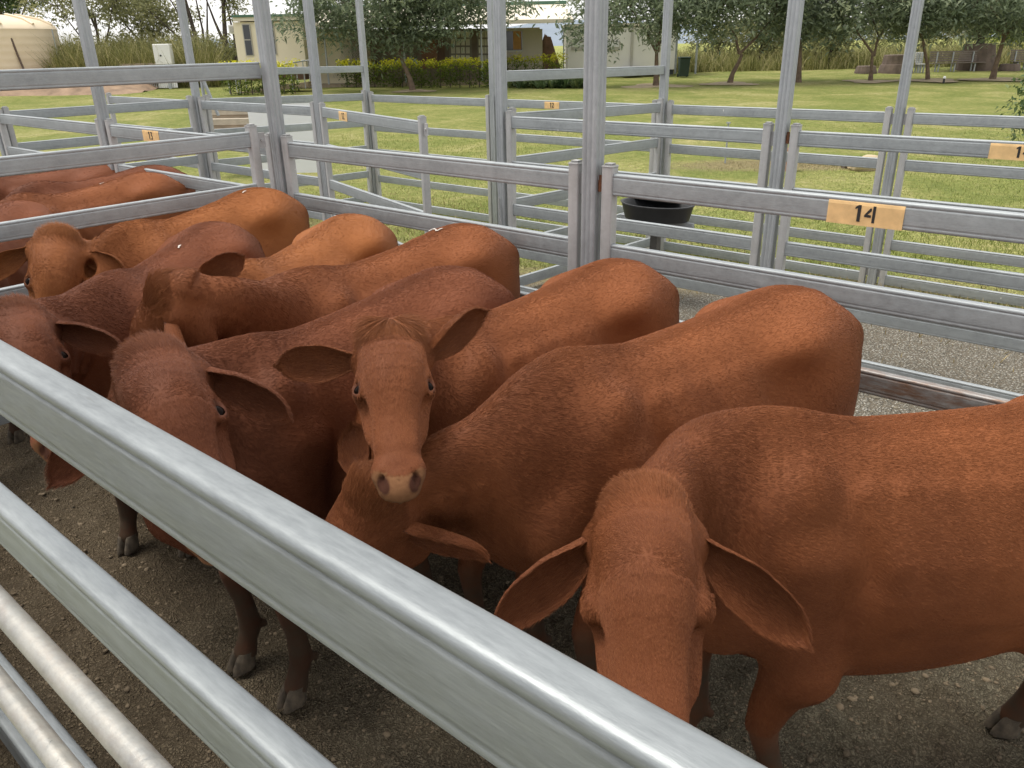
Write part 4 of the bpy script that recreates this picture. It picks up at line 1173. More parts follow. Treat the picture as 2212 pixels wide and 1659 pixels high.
# chain hanging at the post of line B
def chain(label, p, n, lean=(0, 0)):
    r = empty('chain', p); tag(r, label, 'chain')
    for i in range(n):
        mb = MB()
        pts = [(.008*math.cos(t), 0, .014*math.sin(t)) for t in np.linspace(0, 2*math.pi, 11)]
        mb.tube(pts, .0028, 5, False)
        o = mb.build('chain_link', GALV_WELD, r)
        u = i/n
        o.location = (lean[0]*u*u, lean[1]*u, -.021*i); o.rotation_euler = (0, 0, math.pi/2*(i % 2))
chain('chain hanging from the post beyond the herd', (BX[3]-.01, B_Y-.065, 1.0), 26, (.12, 0))
chain('short chain hanging at the divider post', (AX[2]-.14, A_Y-.12, 1.50), 7)
# front fence beside the walkway, right under the camera
FR = empty('fence_panel', (-7.0, .41, 0)); tag(FR, 'near walkway fence with two thick galvanised rails across the foreground', 'fence', 'yard panels')
for z in (1.945, 1.525, .66, .30):
    obj('rail', RAIL_NEAR, None, FR, (0, 0, z-.0640), None, (8.6, 1.25, 1.13))
for x in (0.0, 8.6): vert(STILEM, 'stile', FR, x, 0, 0.0, 1.97)
# two round pipes of the walkway
for nm, (px, py), wd, rad in (('upper round weathered pipe at the lower left', (0, 1308), 1.06, .0165), ('lower round weathered pipe at the lower left corner', (0, 1480), 1.02, .0140)):
    q = at_w(px, py, wd)
    mb = MB(); mb.tube([(-4.0-q.x*0, 0, 0), (-2, 0, 0), (0, 0, 0), (2.2, 0, 0)], rad, 20)
    o = mb.build('walkway_pipe', GALV_OLD); o.location = (q.x*.0-.6, q.y, q.z)
    tag(o, nm, 'pipe', 'walkway pipes')

# the walkway deck the picture was taken from, mossy at its edge
m, n, l, p = NM('mossy_concrete')
f_ = noise(n, l, 9, 6, .65)
c_ = ramp(n, l, f_, [(.35, (.33, .31, .26)), (.48, (.42, .40, .34)), (.56, (.30, .34, .10)), (.72, (.22, .27, .05))])
l.new(c_, p.inputs['Base Color']); p.inputs['Roughness'].default_value = .95; bump(n, l, p, noise(n, l, 60, 6, .7), .8, .02)
mb = MB(); mb.box((-7, -1.6, .72), (3.0, .155, .88)); o = mb.build('walkway', m); tag(o, kind='structure')
# ------------------------------------------------------------------ background: lawn, garden, cabins, trees
def local_root(name, px, py, e=None, rz=None, z=None):
    p = at_g(px, py) if e is None else at_e(px, py, e)
    zz = float(ground_z(p.x, p.y)) if z is None else z
    return empty(name, (p.x, p.y, zz), YAW if rz is None else rz)
def edist(p): return Vector(p).dot(fh)
BARK = simple('bark', (.135, .095, .065), .9, 0, .45, 6, .6)
BARKD = simple('dark_bark', (.07, .055, .043), .9, 0, .45, 6, .6)
LEAF_F = leaf_material('feathery_leaf', (.10, .135, .085), (.235, .285, .185), (.42, .46, .30), .6, .5)
LEAF_E = leaf_material('gum_leaf', (.12, .13, .055), (.24, .245, .11), (.42, .40, .20), .6, .5)
LEAF_H = leaf_material('hedge_leaf', (.045, .075, .015), (.19, .25, .025), (.70, .66, .04), .6, .35)
LEAF_D = leaf_material('dark_fig_leaf', (.036, .048, .028), (.080, .10, .058), (.16, .18, .10), .6, .3)
LEAF_B = leaf_material('bed_leaf', (.035, .065, .026), (.10, .15, .06), (.26, .30, .13))
def leaves(C, n_per, spread, size, seed, droop=.25, aspect=.35):
    """leaf sprays around centres C: bent two-quad leaves"""
    rs = np.random.default_rng(seed); M = len(C)*n_per
    c = np.repeat(C, n_per, 0) + rs.normal(0, 1, (M, 3))*spread
    d = rs.normal(0, 1, (M, 3)); d[:, 2] = d[:, 2]*.45-droop; d /= np.linalg.norm(d, axis=1)[:, None]
    s = np.cross(d, rs.normal(0, 1, (M, 3))); s /= np.linalg.norm(s, axis=1)[:, None]
    L = size*rs.uniform(.5, 1.4, M)[:, None]; wv = L*aspect
    mid = c+d*L*.5; tip = c+d*L - np.array((0, 0, 1.))*L*.25
    V = np.stack([c, mid+s*wv*.5, tip, mid-s*wv*.5], 1).reshape(-1, 3)
    F = np.arange(M*4).reshape(-1, 4)
    return V, F
def tree(name, label, base, trunk, limbs, crowns, leafmat, bark, seed, nclump=150, n_per=45, size=.22, trunk_r=.12, group=None, aspect=.35, cat='tree'):
    """trunk/limbs: lists of local points (metres); crowns: (x,y,z,rx,ry,rz)"""
    rs = np.random.default_rng(seed)
    r = empty(name, base, YAW); tag(r, label, cat, group)
    mb = MB()
    k = len(trunk); mb.tube(trunk, [trunk_r*(1.35 if i == 0 else 1-.45*i/(k-1)) for i in range(k)], 10)
    for lp in limbs: mb.tube(lp, [trunk_r*.62*(1-.75*i/(len(lp)-1)) for i in range(len(lp))], 7)
    cent = []
    tot = sum(c[3]*c[4]*c[5] for c in crowns)
    tips = [Vector(lp[-1]) for lp in limbs] + [Vector(trunk[-1])]
    for (x, y, z, rx, ry, rz) in crowns:
        n = max(6, int(nclump*rx*ry*rz/tot))
        q = rs.normal(0, 1, (n, 3)); q /= np.linalg.norm(q, axis=1)[:, None]; q *= (rs.random(n)**.45)[:, None]
        # lumpy outline
        q *= (1+.22*np.sin(q @ np.array([5, 3, 4.])+seed))[:, None]
        P = np.array((x, y, z))+q*np.array((rx, ry, rz)); cent.append(P)
        for i in range(0, n, 3):
            a = min(tips, key=lambda t: (t-Vector(P[i])).length); b = Vector(P[i]); m_ = a.lerp(b, .5)+Vector((0, 0, .12*(b-a).length))
            mb.tube([a, m_, b], [trunk_r*.16, trunk_r*.10, trunk_r*.04], 4, False)
    mb.build('trunk', bark, r)
    C = np.concatenate(cent)
    V, F = leaves(C, n_per, max(.16, size*1.25), size, seed, aspect=aspect)
    t = np.repeat(np.clip(np.random.default_rng(seed+1).normal(.42, .16, len(C)), 0, 1), n_per)
    t = np.clip(t+np.random.default_rng(seed+2).normal(0, .14, len(t)), 0, 1)
    tinted('crown', V, F, np.repeat(t, 4), leafmat, r)
    return r
# lawn trees: bases read from the picture
def lawn_tree(label, px, py, lean, crowns, seed, limbs, tr=.13, nclump=170, n_per=52, trunk_top=1.7, size=.24):
    b = at_g(px, py); s = edist(b)/40.0
    crowns = [(c[0], c[1], c[2]-.45, c[3], c[4], c[5]*1.1) for c in crowns]
    trunk = [(0, 0, -.1), (lean*.25, 0, trunk_top*.35), (lean*.7, 0, trunk_top*.7), (lean, 0, trunk_top)]
    tree('lawn_tree', label, (b.x, b.y, b.z), [tuple(s*c for c in p) for p in trunk], [[tuple(s*c for c in p) for p in lp] for lp in limbs],
         [tuple(s*c for c in cr) for cr in crowns], LEAF_F, BARK, seed, nclump, n_per, size*s, tr*s, 'feathery trees on the lawn')
lawn_tree('wide feathery tree in front of the verandah hedge', 893, 197, -.55, [(-.6, 0, 4.7, 5.6, 3.0, 1.5), (-3.4, .2, 3.7, 2.8, 1.6, 1.0), (2.4, .3, 4.2, 3.0, 1.8, 1.0), (-.4, -.3, 3.1, 1.6, 1.2, .9), (-1.6, -.2, 3.2, 2.4, 1.3, .9), (.9, -.2, 3.1, 1.8, 1.2, .7)], 11,
          [[(-.55, 0, 1.7), (-1.2, 0, 2.6), (-2.4, .2, 3.6)], [(-.55, 0, 1.7), (-.2, .1, 2.7), (.5, 0, 4.0)], [(-.5, 0, 1.9), (-1.0, 0, 3.0), (-1.0, .2, 4.4)]], nclump=400, trunk_top=1.7)
lawn_tree('forked tree in front of the white cabin', 1417, 187, -.05, [(-.4, 0, 4.6, 4.0, 2.6, 1.7), (-2.6, 0, 3.6, 1.8, 1.3, 1.1), (1.4, 0, 3.7, 2.0, 1.5, .9), (-.6, -.2, 3.2, 1.3, 1.0, .6), (-3.8, 0, 3.0, .6, .6, 1.1)], 12,
          [[(-.05, 0, 1.5), (-.6, 0, 2.4), (-1.5, 0, 3.6)], [(0, 0, 1.5), (.1, 0, 3.0), (.5, 0, 4.2)]], nclump=230, trunk_top=1.6)
lawn_tree('bent trunk tree right of the white cabin', 1575, 181, .5, [(.4, 0, 4.4, 3.6, 2.4, 1.7), (2.4, 0, 3.5, 1.7, 1.3, 1.0), (-1.7, 0, 3.4, 1.4, 1.2, 1.0), (1.2, 0, 2.9, .9, .8, .6)], 13,
          [[(.35, 0, 1.3), (.1, 0, 2.1), (-.7, 0, 3.2)], [(.35, 0, 1.3), (1.1, 0, 2.0), (1.9, 0, 3.0)]], nclump=165, trunk_top=1.3, tr=.12)
lawn_tree('tree mostly hidden behind the leaning lane post', 1724, 178, -.1, [(-.2, 0, 4.3, 2.6, 2.0, 1.7), (.3, 0, 3.2, 1.7, 1.4, .8)], 14, [[(-.1, 0, 1.7), (-.5, 0, 2.6), (-1, 0, 3.6)], [(-.1, 0, 1.7), (.4, 0, 2.5), (1, 0, 3.6)]], nclump=100)
lawn_tree('deeply forked tree between the lane post and the stump', 1880, 176, -.1, [(-.6, 0, 4.2, 3.4, 2.4, 1.6), (-2.6, 0, 3.3, 1.5, 1.3, 1.0), (1.6, 0, 3.2, 1.7, 1.3, .8)], 15,
          [[(-.05, 0, 1.2), (-.9, 0, 2.1), (-1.7, 0, 3.2)], [(0, 0, 1.1), (.05, 0, 2.0), (-.5, 0, 3.0)], [(.0, 0, 1.6), (.4, 0, 2.6), (1.2, 0, 3.4)]], nclump=165, trunk_top=1.25, tr=.10)
lawn_tree('thin leaning tree beside the long bench', 2005, 174, -.65, [(-1.0, 0, 4.0, 1.8, 1.6, 1.4)], 16, [[(-.65, 0, 1.9), (-1.1, 0, 2.5), (-1.6, 0, 3.4)]], nclump=90, trunk_top=2.0, tr=.09)
lawn_tree('straight tree in front of the long bench', 2143, 173, .15, [(.3, 0, 4.0, 3.4, 2.4, 1.5), (1.6, 0, 3.2, 1.6, 1.4, 1.0), (-1.5, 0, 3.3, 1.5, 1.3, .9)], 17,
          [[(.15, 0, 1.9), (.7, 0, 2.5), (1.7, 0, 3.3)], [(.15, 0, 1.9), (-.4, 0, 2.8), (-1.2, 0, 3.5)]], nclump=180, trunk_top=2.0, tr=.13)
# bare rings of mulch under them
MULCH = simple('bare_earth', (.33, .26, .165), .95, 0, .35, 3, .4)
for px, py, rx, lab in ((1417, 187, 1.5, 'bare earth ring under the forked tree by the cabin'), (1575, 182, 1.3, 'bare earth ring under the bent tree'), (1880, 177, 1.2, 'bare earth ring under the deeply forked tree'), (2010, 175, 1.4, 'bare earth ring under the leaning tree'), (2148, 173, 1.4, 'bare earth ring under the straight tree'), (895, 198, 1.0, 'bare earth patch under the verandah tree')):
    b = at_g(px, py); mb = MB(); rs = random.Random(px); pts = []
    for j in range(22):
        a = 2*math.pi*j/22; rr = rx*(1+.25*math.sin(3*a+px)+rs.uniform(-.1, .1)); ex = .55 if rx < 2 else .22
        x = b.x+right0.x*rr*math.cos(a)+fh.x*rr*ex*math.sin(a)*1.6; y = b.y+right0.y*rr*math.cos(a)+fh.y*rr*ex*math.sin(a)*1.6
        pts.append((x, y, float(ground_z(x, y))+.035))
    cx_ = (b.x, b.y, float(ground_z(b.x, b.y))+.06)
    mb.add([cx_]+pts, [(0, 1+j, 1+(j+1) % 22) for j in range(22)], True)
    o = mb.build('earth_patch', MULCH); tag(o, kind='structure')

# ---- hedges, garden bed
def hedge(name, label, px0, px1, py_base, h, depth, seed, dens=1.0, tint=.5, leafmat=LEAF_H, e0=None):
    a, b = at_g(px0, py_base), at_g(px1, py_base)
    if e0: a, b = at_e(px0, py_base, e0), at_e(px1, py_base, e0)
    rs = np.random.default_rng(seed)
    L = (b-a).length; r = empty(name, (a.x, a.y, float(ground_z(a.x, a.y))), math.atan2(b.y-a.y, b.x-a.x)); tag(r, label, 'hedge')
    mb = MB(); n = int(L/.18)
    # woody core and stems
    for i in range(max(3, int(L/.5))):
        x = (i+.5)*L/max(3, int(L/.5)); mb.tube([(x, depth/2, -.1), (x+.05, depth/2, h*.7)], [.03, .015], 6)
    mb.build('stems', BARKD, r)
    C = np.stack([rs.uniform(0, L, int(L*depth*h*150*dens)), rs.uniform(0, depth, int(L*depth*h*150*dens)), rs.uniform(.08, h, int(L*depth*h*150*dens))], 1)
    C[:, 2] += .06*np.sin(C[:, 0]*2.1)+.05*np.sin(C[:, 0]*5.3)
    # more leaves on the skin
    edge = (C[:, 1] < .18) | (C[:, 2] > h-.2)
    C = C[edge | (rs.random(len(C)) < .35)]
    V, F = leaves(C, 9, .07, .11, seed, .05, .55)
    hz = np.repeat(np.clip((C[:, 2]-h*.35)/(h*.65), 0, 1), 9)
    t = np.clip(.16+tint*hz**2.0+rs.normal(0, .13, len(hz)), 0, 1)
    tinted('leaf_mass', V, F, np.repeat(t, 4), leafmat, r)
    return r
hedge('clipped_hedge', 'clipped green and yellow hedge along the verandah', 732, 1062, 191, 1.30, 1.0, 21, .8, .85)
hedge('clipped_hedge', 'yellow hedge between the verandah hedge and the standing rock', 1062, 1218, 180, 1.35, .9, 22, .7, .95)
hedge('flowering_hedge', 'bright yellow hedge behind the ramp at the left', 478, 642, 190, 1.5, 1.0, 23, .8, 1.1, LEAF_H, 41.0)
def bed(name, label, px0, px1, py, depth, h, n, seed):
    a, b = at_g(px0, py), at_g(px1, py); rs = np.random.default_rng(seed); L = (b-a).length
    r = empty(name, (a.x, a.y, float(ground_z(a.x, a.y))), math.atan2(b.y-a.y, b.x-a.x)); tag(r, label, 'plants')
    C = np.stack([rs.uniform(0, L, n), rs.uniform(0, depth, n), 0*rs.random(n)], 1)
    m = 16; M = n*m
    c = np.repeat(C, m, 0); an = rs.uniform(0, 2*math.pi, M); el = rs.uniform(.5, 1.3, M); Ls = h*rs.uniform(.6, 1.3, M)
    d = np.stack([np.cos(an)*np.cos(el), np.sin(an)*np.cos(el), np.sin(el)], 1); s = np.stack([-np.sin(an), np.cos(an), 0*an], 1)*.035
    mid = c+d*Ls[:, None]*.6; tip = c+d*Ls[:, None]-np.array((0, 0, 1))*Ls[:, None]*.25
    V = np.stack([c-s*.4, c+s*.4, mid+s, tip, mid-s], 1).reshape(-1, 3); i = np.arange(M)*5
    F = np.concatenate([np.stack([i, i+1, i+2], 1), np.stack([i, i+2, i+4], 1), np.stack([i+4, i+2, i+3], 1)])
    T = np.repeat(np.clip(np.repeat(rs.normal(.45, .2, n), m)+rs.normal(0, .15, M), 0, 1), 5)
    tinted('leaf_mass', V, F, T, LEAF_B, r)
bed('garden_plants', 'strappy green plants in the garden bed below the rock', 1090, 1268, 193, 2.6, .75, 170, 31)
def rock(name, label, base, dims, seed, col, rot=0, pointy=0.0):
    bm = bmesh.new(); bmesh.ops.create_icosphere(bm, subdivisions=4, radius=1)
    rs = np.random.default_rng(seed); K = rs.normal(0, 1, (7, 3)); ph = rs.uniform(0, 6, 7)
    for v in bm.verts:
        p = np.array(v.co[:]); q = 1+sum(.055*math.sin(k @ p*2.3+f) for k, f in zip(K, ph))+sum(.02*math.sin(k @ p*7+f) for k, f in zip(K, ph))
        p = p*q
        if pointy: w_ = 1-pointy*max(0, p[2]+.3); p[0] *= w_; p[1] *= w_
        v.co = Vector((p[0]*dims[0], p[1]*dims[1], p[2]*dims[2]))
    me = bpy.data.meshes.new(name); bm.to_mesh(me); bm.free()
    me.polygons.foreach_set('use_smooth', [True]*len(me.polygons))
    o = obj(name, me, simple(name+'_stone', col, .9, 0, .35, 3.5, .6), None, base, (0, 0, rot)); tag(o, label, 'rock')
b = at_g(1182, 168); rock('standing_rock', 'tall brown standing rock in the garden bed', (b.x, b.y, b.z+.45), (.82, .55, 1.65), 3, (.21, .125, .085), YAW, .38)
b = at_g(1864, 368); rock('boulder', 'pale cream boulder lying beyond the far fence', (b.x, b.y, b.z+.10), (.36, .24, .20), 8, (.50, .40, .26), YAW+.2)
b = at_g(1832, 364); rock('small_boulder', 'dark brown stone touching the pale boulder', (b.x, b.y, b.z+.05), (.16, .14, .14), 9, (.10, .075, .055), YAW)
b = at_g(1706, 372)
r = empty('wooden_stump', (b.x, b.y, b.z-.05), YAW); tag(r, 'short orange brown log standing beyond the far fence', 'stump')
mb = MB(); mb.lathe([(.15, 0), (.135, .1), (.13, .3), (.135, .52), (.12, .55), (.001, .55)], 14); mb.build('log', simple('log_wood', (.34, .17, .085), .9, 0, .35, 5, .5), r)
b = at_g(1566, 356); mb = MB(); mb.tube([(0, 0, -.1), (0, 0, .9)], .02, 8); mb.box((-.035, -.035, .9), (.035, .035, .93)); o = mb.build('marker_stake', GALV_POST); o.location = b; tag(o, 'thin steel stake standing on the lawn', 'stake')

# ---- cabins
CREAM = simple('cream_cladding', (.78, .70, .53), .6, 0, .05, 1.2)
WHITEC = simple('white_cladding', (.74, .72, .67), .6, 0, .05, 1.0)
ROOFM = simple('cream_roof_sheet', (.70, .63, .50), .5, .0, .05, 2)
GREEN = simple('green_trim', (.06, .14, .09), .5, 0, .1, 3)
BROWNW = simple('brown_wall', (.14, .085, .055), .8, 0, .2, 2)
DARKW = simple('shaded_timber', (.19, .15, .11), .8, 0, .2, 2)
FRAME = simple('window_frame', (.45, .43, .38), .5, .2, .1, 4)
DECK = simple('deck_timber', (.30, .24, .17), .85, 0, .25, 5)
PAPER = simple('notice_paper', (.60, .58, .46), .7, 0, .25, 1.5)
AMBER = simple('amber_curtain', (.42, .22, .07), .8, 0, .3, 3)
GLASS, _n, _l, _p = NM('window_glass'); _p.inputs['Base Color'].default_value = (.035, .04, .045, 1); _p.inputs['Roughness'].default_value = .08; _p.inputs['Specular IOR Level'].default_value = .6
EB = 46.0
def bl(px, py, E=EB):
    p = at_e(px, py, E); return p.dot(right0), p.z
def bbox(mb, px0, py0, px1, py1, y0, y1, E=EB):
    (xa, za), (xb, zb) = bl(px0, py0, E), bl(px1, py1, E)
    xa2, xb2 = bl(px0, (py0+py1)/2, E)[0], bl(px1, (py0+py1)/2, E)[0]
    zc0 = bl((px0+px1)/2, py1, E)[1]; zc1 = bl((px0+px1)/2, py0, E)[1]
    mb.box((min(xa2, xb2), y0, zc0), (max(xa2, xb2), y1, zc1)); return mb
def part(root, name, mat, *rects, bevel=0.0):
    mb = MB()
    for rr in rects: bbox(mb, *rr)
    return mb.build(name, mat, root, bevel)
B1 = empty('cabin', fh*EB, YAW); tag(B1, 'long cream cabin with verandah and green roof trim', 'building')
wl_ = part(B1, 'wall', CREAM, (660, 60, 790, 200, .6, 5.0))
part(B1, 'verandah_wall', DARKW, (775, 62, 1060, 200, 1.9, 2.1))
part(B1, 'verandah_wall', simple('beige_panel', (.50, .45, .37), .8, 0, .08, 2), (1058, 62, 1175, 200, 1.75, 1.95))
part(B1, 'rear_wall', CREAM, (660, 60, 1174, 200, 4.8, 5.0))
# roof: sloping sheet with fascia
(x0, ze), (x1, _) = bl(655, 60), bl(1236, 60)
zr = bl(900, 33)[1]
mb = MB(); mb.add([(x0, -.7, ze), (x1, -.7, ze), (x1, 5.2, zr+.55), (x0, 5.2, zr+.55), (x0, -.7, ze+.14), (x1, -.7, ze+.14), (x1, 5.2, zr+.62), (x0, 5.2, zr+.62)], [(0, 3, 2, 1), (4, 5, 6, 7), (0, 1, 5, 4), (1, 2, 6, 5), (2, 3, 7, 6), (3, 0, 4, 7)])
rf = mb.build('roof', ROOFM, B1)
mb = MB(); mb.box((x0-.03, -.78, ze-.03), (x1+.03, -.70, ze+.16)); mb.build('gutter', ROOFM, rf)
mb = MB(); mb.box((x0-.05, 5.18, zr+.56), (x1+.05, 5.26, zr+.80)); mb.build('ridge_trim', GREEN, rf)
for px in (709, 876, 1041):
    (xp, _), zg = bl(px, 120), .55
    mb = MB(); mb.tube([(xp, -.55, zg), (xp, -.55, ze)], .05, 8); mb.build('verandah_post', GALV_POST, B1)
dk = part(B1, 'deck', DECK, (655, 178, 1100, 186, -.6, 2.0))
dr = part(B1, 'door', BROWNW, (757, 75, 785, 178, .52, .58)); 
mb = MB()
for i in range(14):
    x_a, z_a = bl(707+i*3.4, 72, EB)
    mb.tube([(x_a, .30, 1.0), (x_a+1.3, .30, 3.6)], .012, 4); mb.tube([(x_a+1.3, .30, 1.0), (x_a, .30, 3.6)], .012, 4)
mb.build('security_mesh', FRAME, B1)
part(B1, 'door_panel', simple('timber_door', (.22, .11, .06), .7, 0, .2, 3), (903, 66, 938, 150, 1.82, 1.88))
part(B1, 'door_panel', BROWNW, (940, 66, 956, 190, 1.80, 1.88))
nb_ = part(B1, 'notice_board', simple('board_back', (.22, .20, .15), .8, 0, .1, 2), (964, 64, 1016, 136, 1.82, 1.88))
nb2 = part(B1, 'notice_board', simple('board_back_right', (.22, .20, .15), .8, 0, .1, 2), (1028, 64, 1058, 136, 1.82, 1.88))
for parent, xa, xb in ((nb_, 969, 1013), (nb2, 1031, 1057)):
    for r_ in range(4):
        for c_ in range(4):
            px = xa+(xb-xa)*(c_+.1)/4; pw = (xb-xa)*.78/4; py = 66+r_*18
            part(parent, 'notice', PAPER, (px, py, px+pw, py+14, 1.78, 1.815))
wf = part(B1, 'window', FRAME, (1086, 63, 1132, 113, 1.68, 1.74))
part(wf, 'pane', GLASS, (1089, 66, 1129, 109, 1.655, 1.675)); part(wf, 'curtain', AMBER, (1109, 66, 1127, 107, 1.640, 1.653))
# end block with air conditioner
B2 = empty('cabin', fh*EB, YAW); tag(B2, 'cream end cabin with air conditioner and tall windows', 'building')
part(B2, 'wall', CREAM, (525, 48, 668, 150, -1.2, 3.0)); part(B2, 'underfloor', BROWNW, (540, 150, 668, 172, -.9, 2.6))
rf2 = part(B2, 'roof', ROOFM, (521, 36, 672, 46, -1.4, 3.2)); part(rf2, 'roof_trim', GREEN, (519, 33, 674, 38, -1.48, 3.3))
for (pa, pb, pt, pq) in ((544, 557, 55, 118), (585, 606, 50, 116)):
    wf = part(B2, 'window', FRAME, (pa-2, pt-2, pb+2, pq+2, -1.26, -1.2)); part(wf, 'pane', GLASS, (pa, pt, pb, pq, -1.29, -1.262))
    part(wf, 'glazing_bar', FRAME, (pa, (pt+pq)/2-1, pb, (pt+pq)/2+1, -1.31, -1.292))
ac = part(B2, 'air_conditioner', simple('ac_white', (.75, .74, .70), .5, 0, .04, 2), (508, 55, 527, 73, -1.1, -.3)); part(ac, 'grille', FRAME, (511, 58, 519, 70, -1.16, -1.102))
# ramp with hand rails
RP = empty('access_ramp', fh*(EB-3), YAW); tag(RP, 'timber access ramp with grey handrails at the left of the cabin', 'ramp')
p0, p1 = at_e(488, 204, EB-3.2), at_e(668, 176, EB-3.2)
q = lambda p: (p.dot(right0), p.dot(fh)-(EB-3), p.z)
mb = MB(); a_, b_ = q(p0), q(p1); mb.add([(a_[0], -.6, a_[2]), (b_[0], -.6, b_[2]), (b_[0], .6, b_[2]), (a_[0], .6, a_[2]), (a_[0], -.6, a_[2]-.14), (b_[0], -.6, b_[2]-.22), (b_[0], .6, b_[2]-.22), (a_[0], .6, a_[2]-.14)], [(0, 1, 2, 3), (7, 6, 5, 4), (0, 4, 5, 1), (1, 5, 6, 2), (2, 6, 7, 3), (3, 7, 4, 0)]); mb.build('deck', DECK, RP)
for yy in (-.58, .58):
    mb = MB(); mb.tube([(a_[0], yy, a_[2]+.95+.0), (b_[0], yy, b_[2]+1.0)], .03, 8); mb.build('handrail', GALV_POST, RP)
    for u in (.08, .2, .55, .82, .97):
        x = a_[0]+(b_[0]-a_[0])*u; z = a_[2]+(b_[2]-a_[2])*u
        mb = MB(); mb.tube([(x, yy, z-.3), (x, yy, z+.97)], .028, 8); mb.build('handrail_post', GALV_POST, RP)
# white cabin
EW = 49.0
B3 = empty('site_cabin', fh*EW, YAW); tag(B3, 'white portable cabin behind the forked tree', 'building')
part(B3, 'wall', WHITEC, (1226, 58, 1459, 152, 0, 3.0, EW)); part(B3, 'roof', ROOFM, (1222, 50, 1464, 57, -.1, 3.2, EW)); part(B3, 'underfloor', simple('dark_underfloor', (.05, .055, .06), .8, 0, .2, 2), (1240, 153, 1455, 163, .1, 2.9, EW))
for xx in (1362,): part(B3, 'downpipe', FRAME, (xx, 58, xx+5, 150, -.08, -.02, EW))
for (xa, xb) in ((1305, 1339), (1234, 1262)):
    wf = part(B3, 'window', FRAME, (xa, 88, xb, 108, -.05, .0, EW)); part(wf, 'pane', simple('blind_white', (.62, .62, .60), .4, 0, .05, 2), (xa+2, 90, xb-2, 102, -.07, -.052, EW))
part(B3, 'corner_trim', FRAME, (1216, 62, 1219, 152, -.10, -.04, EW)); part(B3, 'step', simple('step_grey', (.12, .12, .12), .8, 0, .2, 3), (1342, 145, 1378, 158, -.8, -.05, EW))
B4 = empty('carport', fh*(EW+1), YAW); tag(B4, 'small cream roof on thin posts right of the white cabin', 'shelter')
part(B4, 'roof', ROOFM, (1452, 36, 1524, 50, -.6, 3.0, EW))
for xx in (1466, 1511): part(B4, 'post', GALV_POST, (xx-2, 51, xx+2, 160, -.4, -.3, EW))
# wheelie bin
bp = at_e(1476, 163, EW-1.0); BN = empty('wheelie_bin', (bp.x, bp.y, float(ground_z(bp.x, bp.y))), YAW); tag(BN, 'dark green wheelie bin beside the white cabin', 'bin')
GB = simple('bin_green', (.018, .04, .03), .5, 0, .1, 3)
mb = MB(); mb.add([(-.24, -.26, .05), (.24, -.26, .05), (.24, .26, .05), (-.24, .26, .05), (-.29, -.35, 1.0), (.29, -.35, 1.0), (.29, .35, 1.0), (-.29, .35, 1.0)], [(0, 3, 2, 1), (4, 5, 6, 7), (0, 1, 5, 4), (1, 2, 6, 5), (2, 3, 7, 6), (3, 0, 4, 7)]); mb.build('tub', GB, BN, .02)
mb = MB(); mb.box((-.31, -.38, 1.0), (.31, .38, 1.08)); mb.build('lid', GB, BN, .02)
for s_ in (-1, 1): mb = MB(); mb.tube([(s_*.25-.03, .3, .1), (s_*.25+.03, .3, .1)], .1, 12); mb.build('wheel', BLACKP, BN)

# ---- seats and planters on the lawn's far side
ES = 48.0
TIMB = simple('weathered_slat', (.20, .165, .14), .85, 0, .2, 6); STUMPM = simple('weathered_stump', (.13, .098, .078), .95, 0, .4, 2.5, .6)
def bench(label, px0, px1, mat, e=ES, h=1.0):
    a = at_e(px0, 150, e); b = at_e(px1, 150, e); L = (b-a).length
    r = empty('park_bench', (a.x, a.y, float(ground_z(a.x, a.y))), YAW); tag(r, label, 'bench', 'benches')
    for i in range(5): mb = MB(); mb.box((0, .38+.02*i, .55+i*.115), (L, .41+.02*i, .64+i*.115)); mb.build('back_slat', mat, r)
    for i in range(4): mb = MB(); mb.box((0, -.05+i*.11, .46), (L, .04+i*.11, .495)); mb.build('seat_slat', mat, r)
    for u in (.12, .42, .8):
        mb = MB(); mb.box((L*u, -.02, 0), (L*u+.06, .05, .46)); mb.box((L*u, .34, 0), (L*u+.06, .40, 1.05)); mb.box((L*u, -.02, .41), (L*u+.06, .40, .458)); mb.build('leg', GALV_POST, r)
bench('long weathered slatted bench in front of the big planter tree', 2012, 2126, TIMB)
bench('weathered bench cut by the right picture edge', 2186, 2260, TIMB)
bench('white slatted seat beside the stump', 1981, 1997, simple('white_seat_paint', (.75, .74, .72), .6, 0, .06, 4), ES-.5)
def frustum(name, label, px, py, r0, r1, h, cat='planter', e=ES, tiers=1):
    p = at_e(px, py, e); r = empty(name, (p.x, p.y, float(ground_z(p.x, p.y))-.05), YAW); tag(r, label, cat)
    for t in range(tiers):
        a, b = h*t/tiers, h*(t+1)/tiers; ra = r0+(r1-r0)*t/tiers + (.0 if t == 0 else -.06); rb = r0+(r1-r0)*(t+1)/tiers
        mb = MB(); n = 16; mb.lathe([(ra, a), (ra*.97, a+(b-a)*.3), (rb, b), (rb-.06, b+.02), (.001, b+.015)], n, (0, 0, 0), False); mb.build('drum' if t else 'base', STUMPM, r)
    return r
frustum('stump_planter', 'two tiered brown tapered stump left of the benches', 1934, 152, .95, .72, 1.0, tiers=2)
frustum('stump_planter', 'low flat brown stump beside the deeply forked tree', 1870, 153, .62, .50, .45)
frustum('stump_planter', 'big brown tapered planter holding the dark fig tree', 2106, 150, 1.05, .80, 1.45, e=ES+1.2)
frustum('stump_planter', 'low dark stump at the right bench', 2180, 148, .6, .5, .4)
p = at_e(2106, 150, ES+1.2)
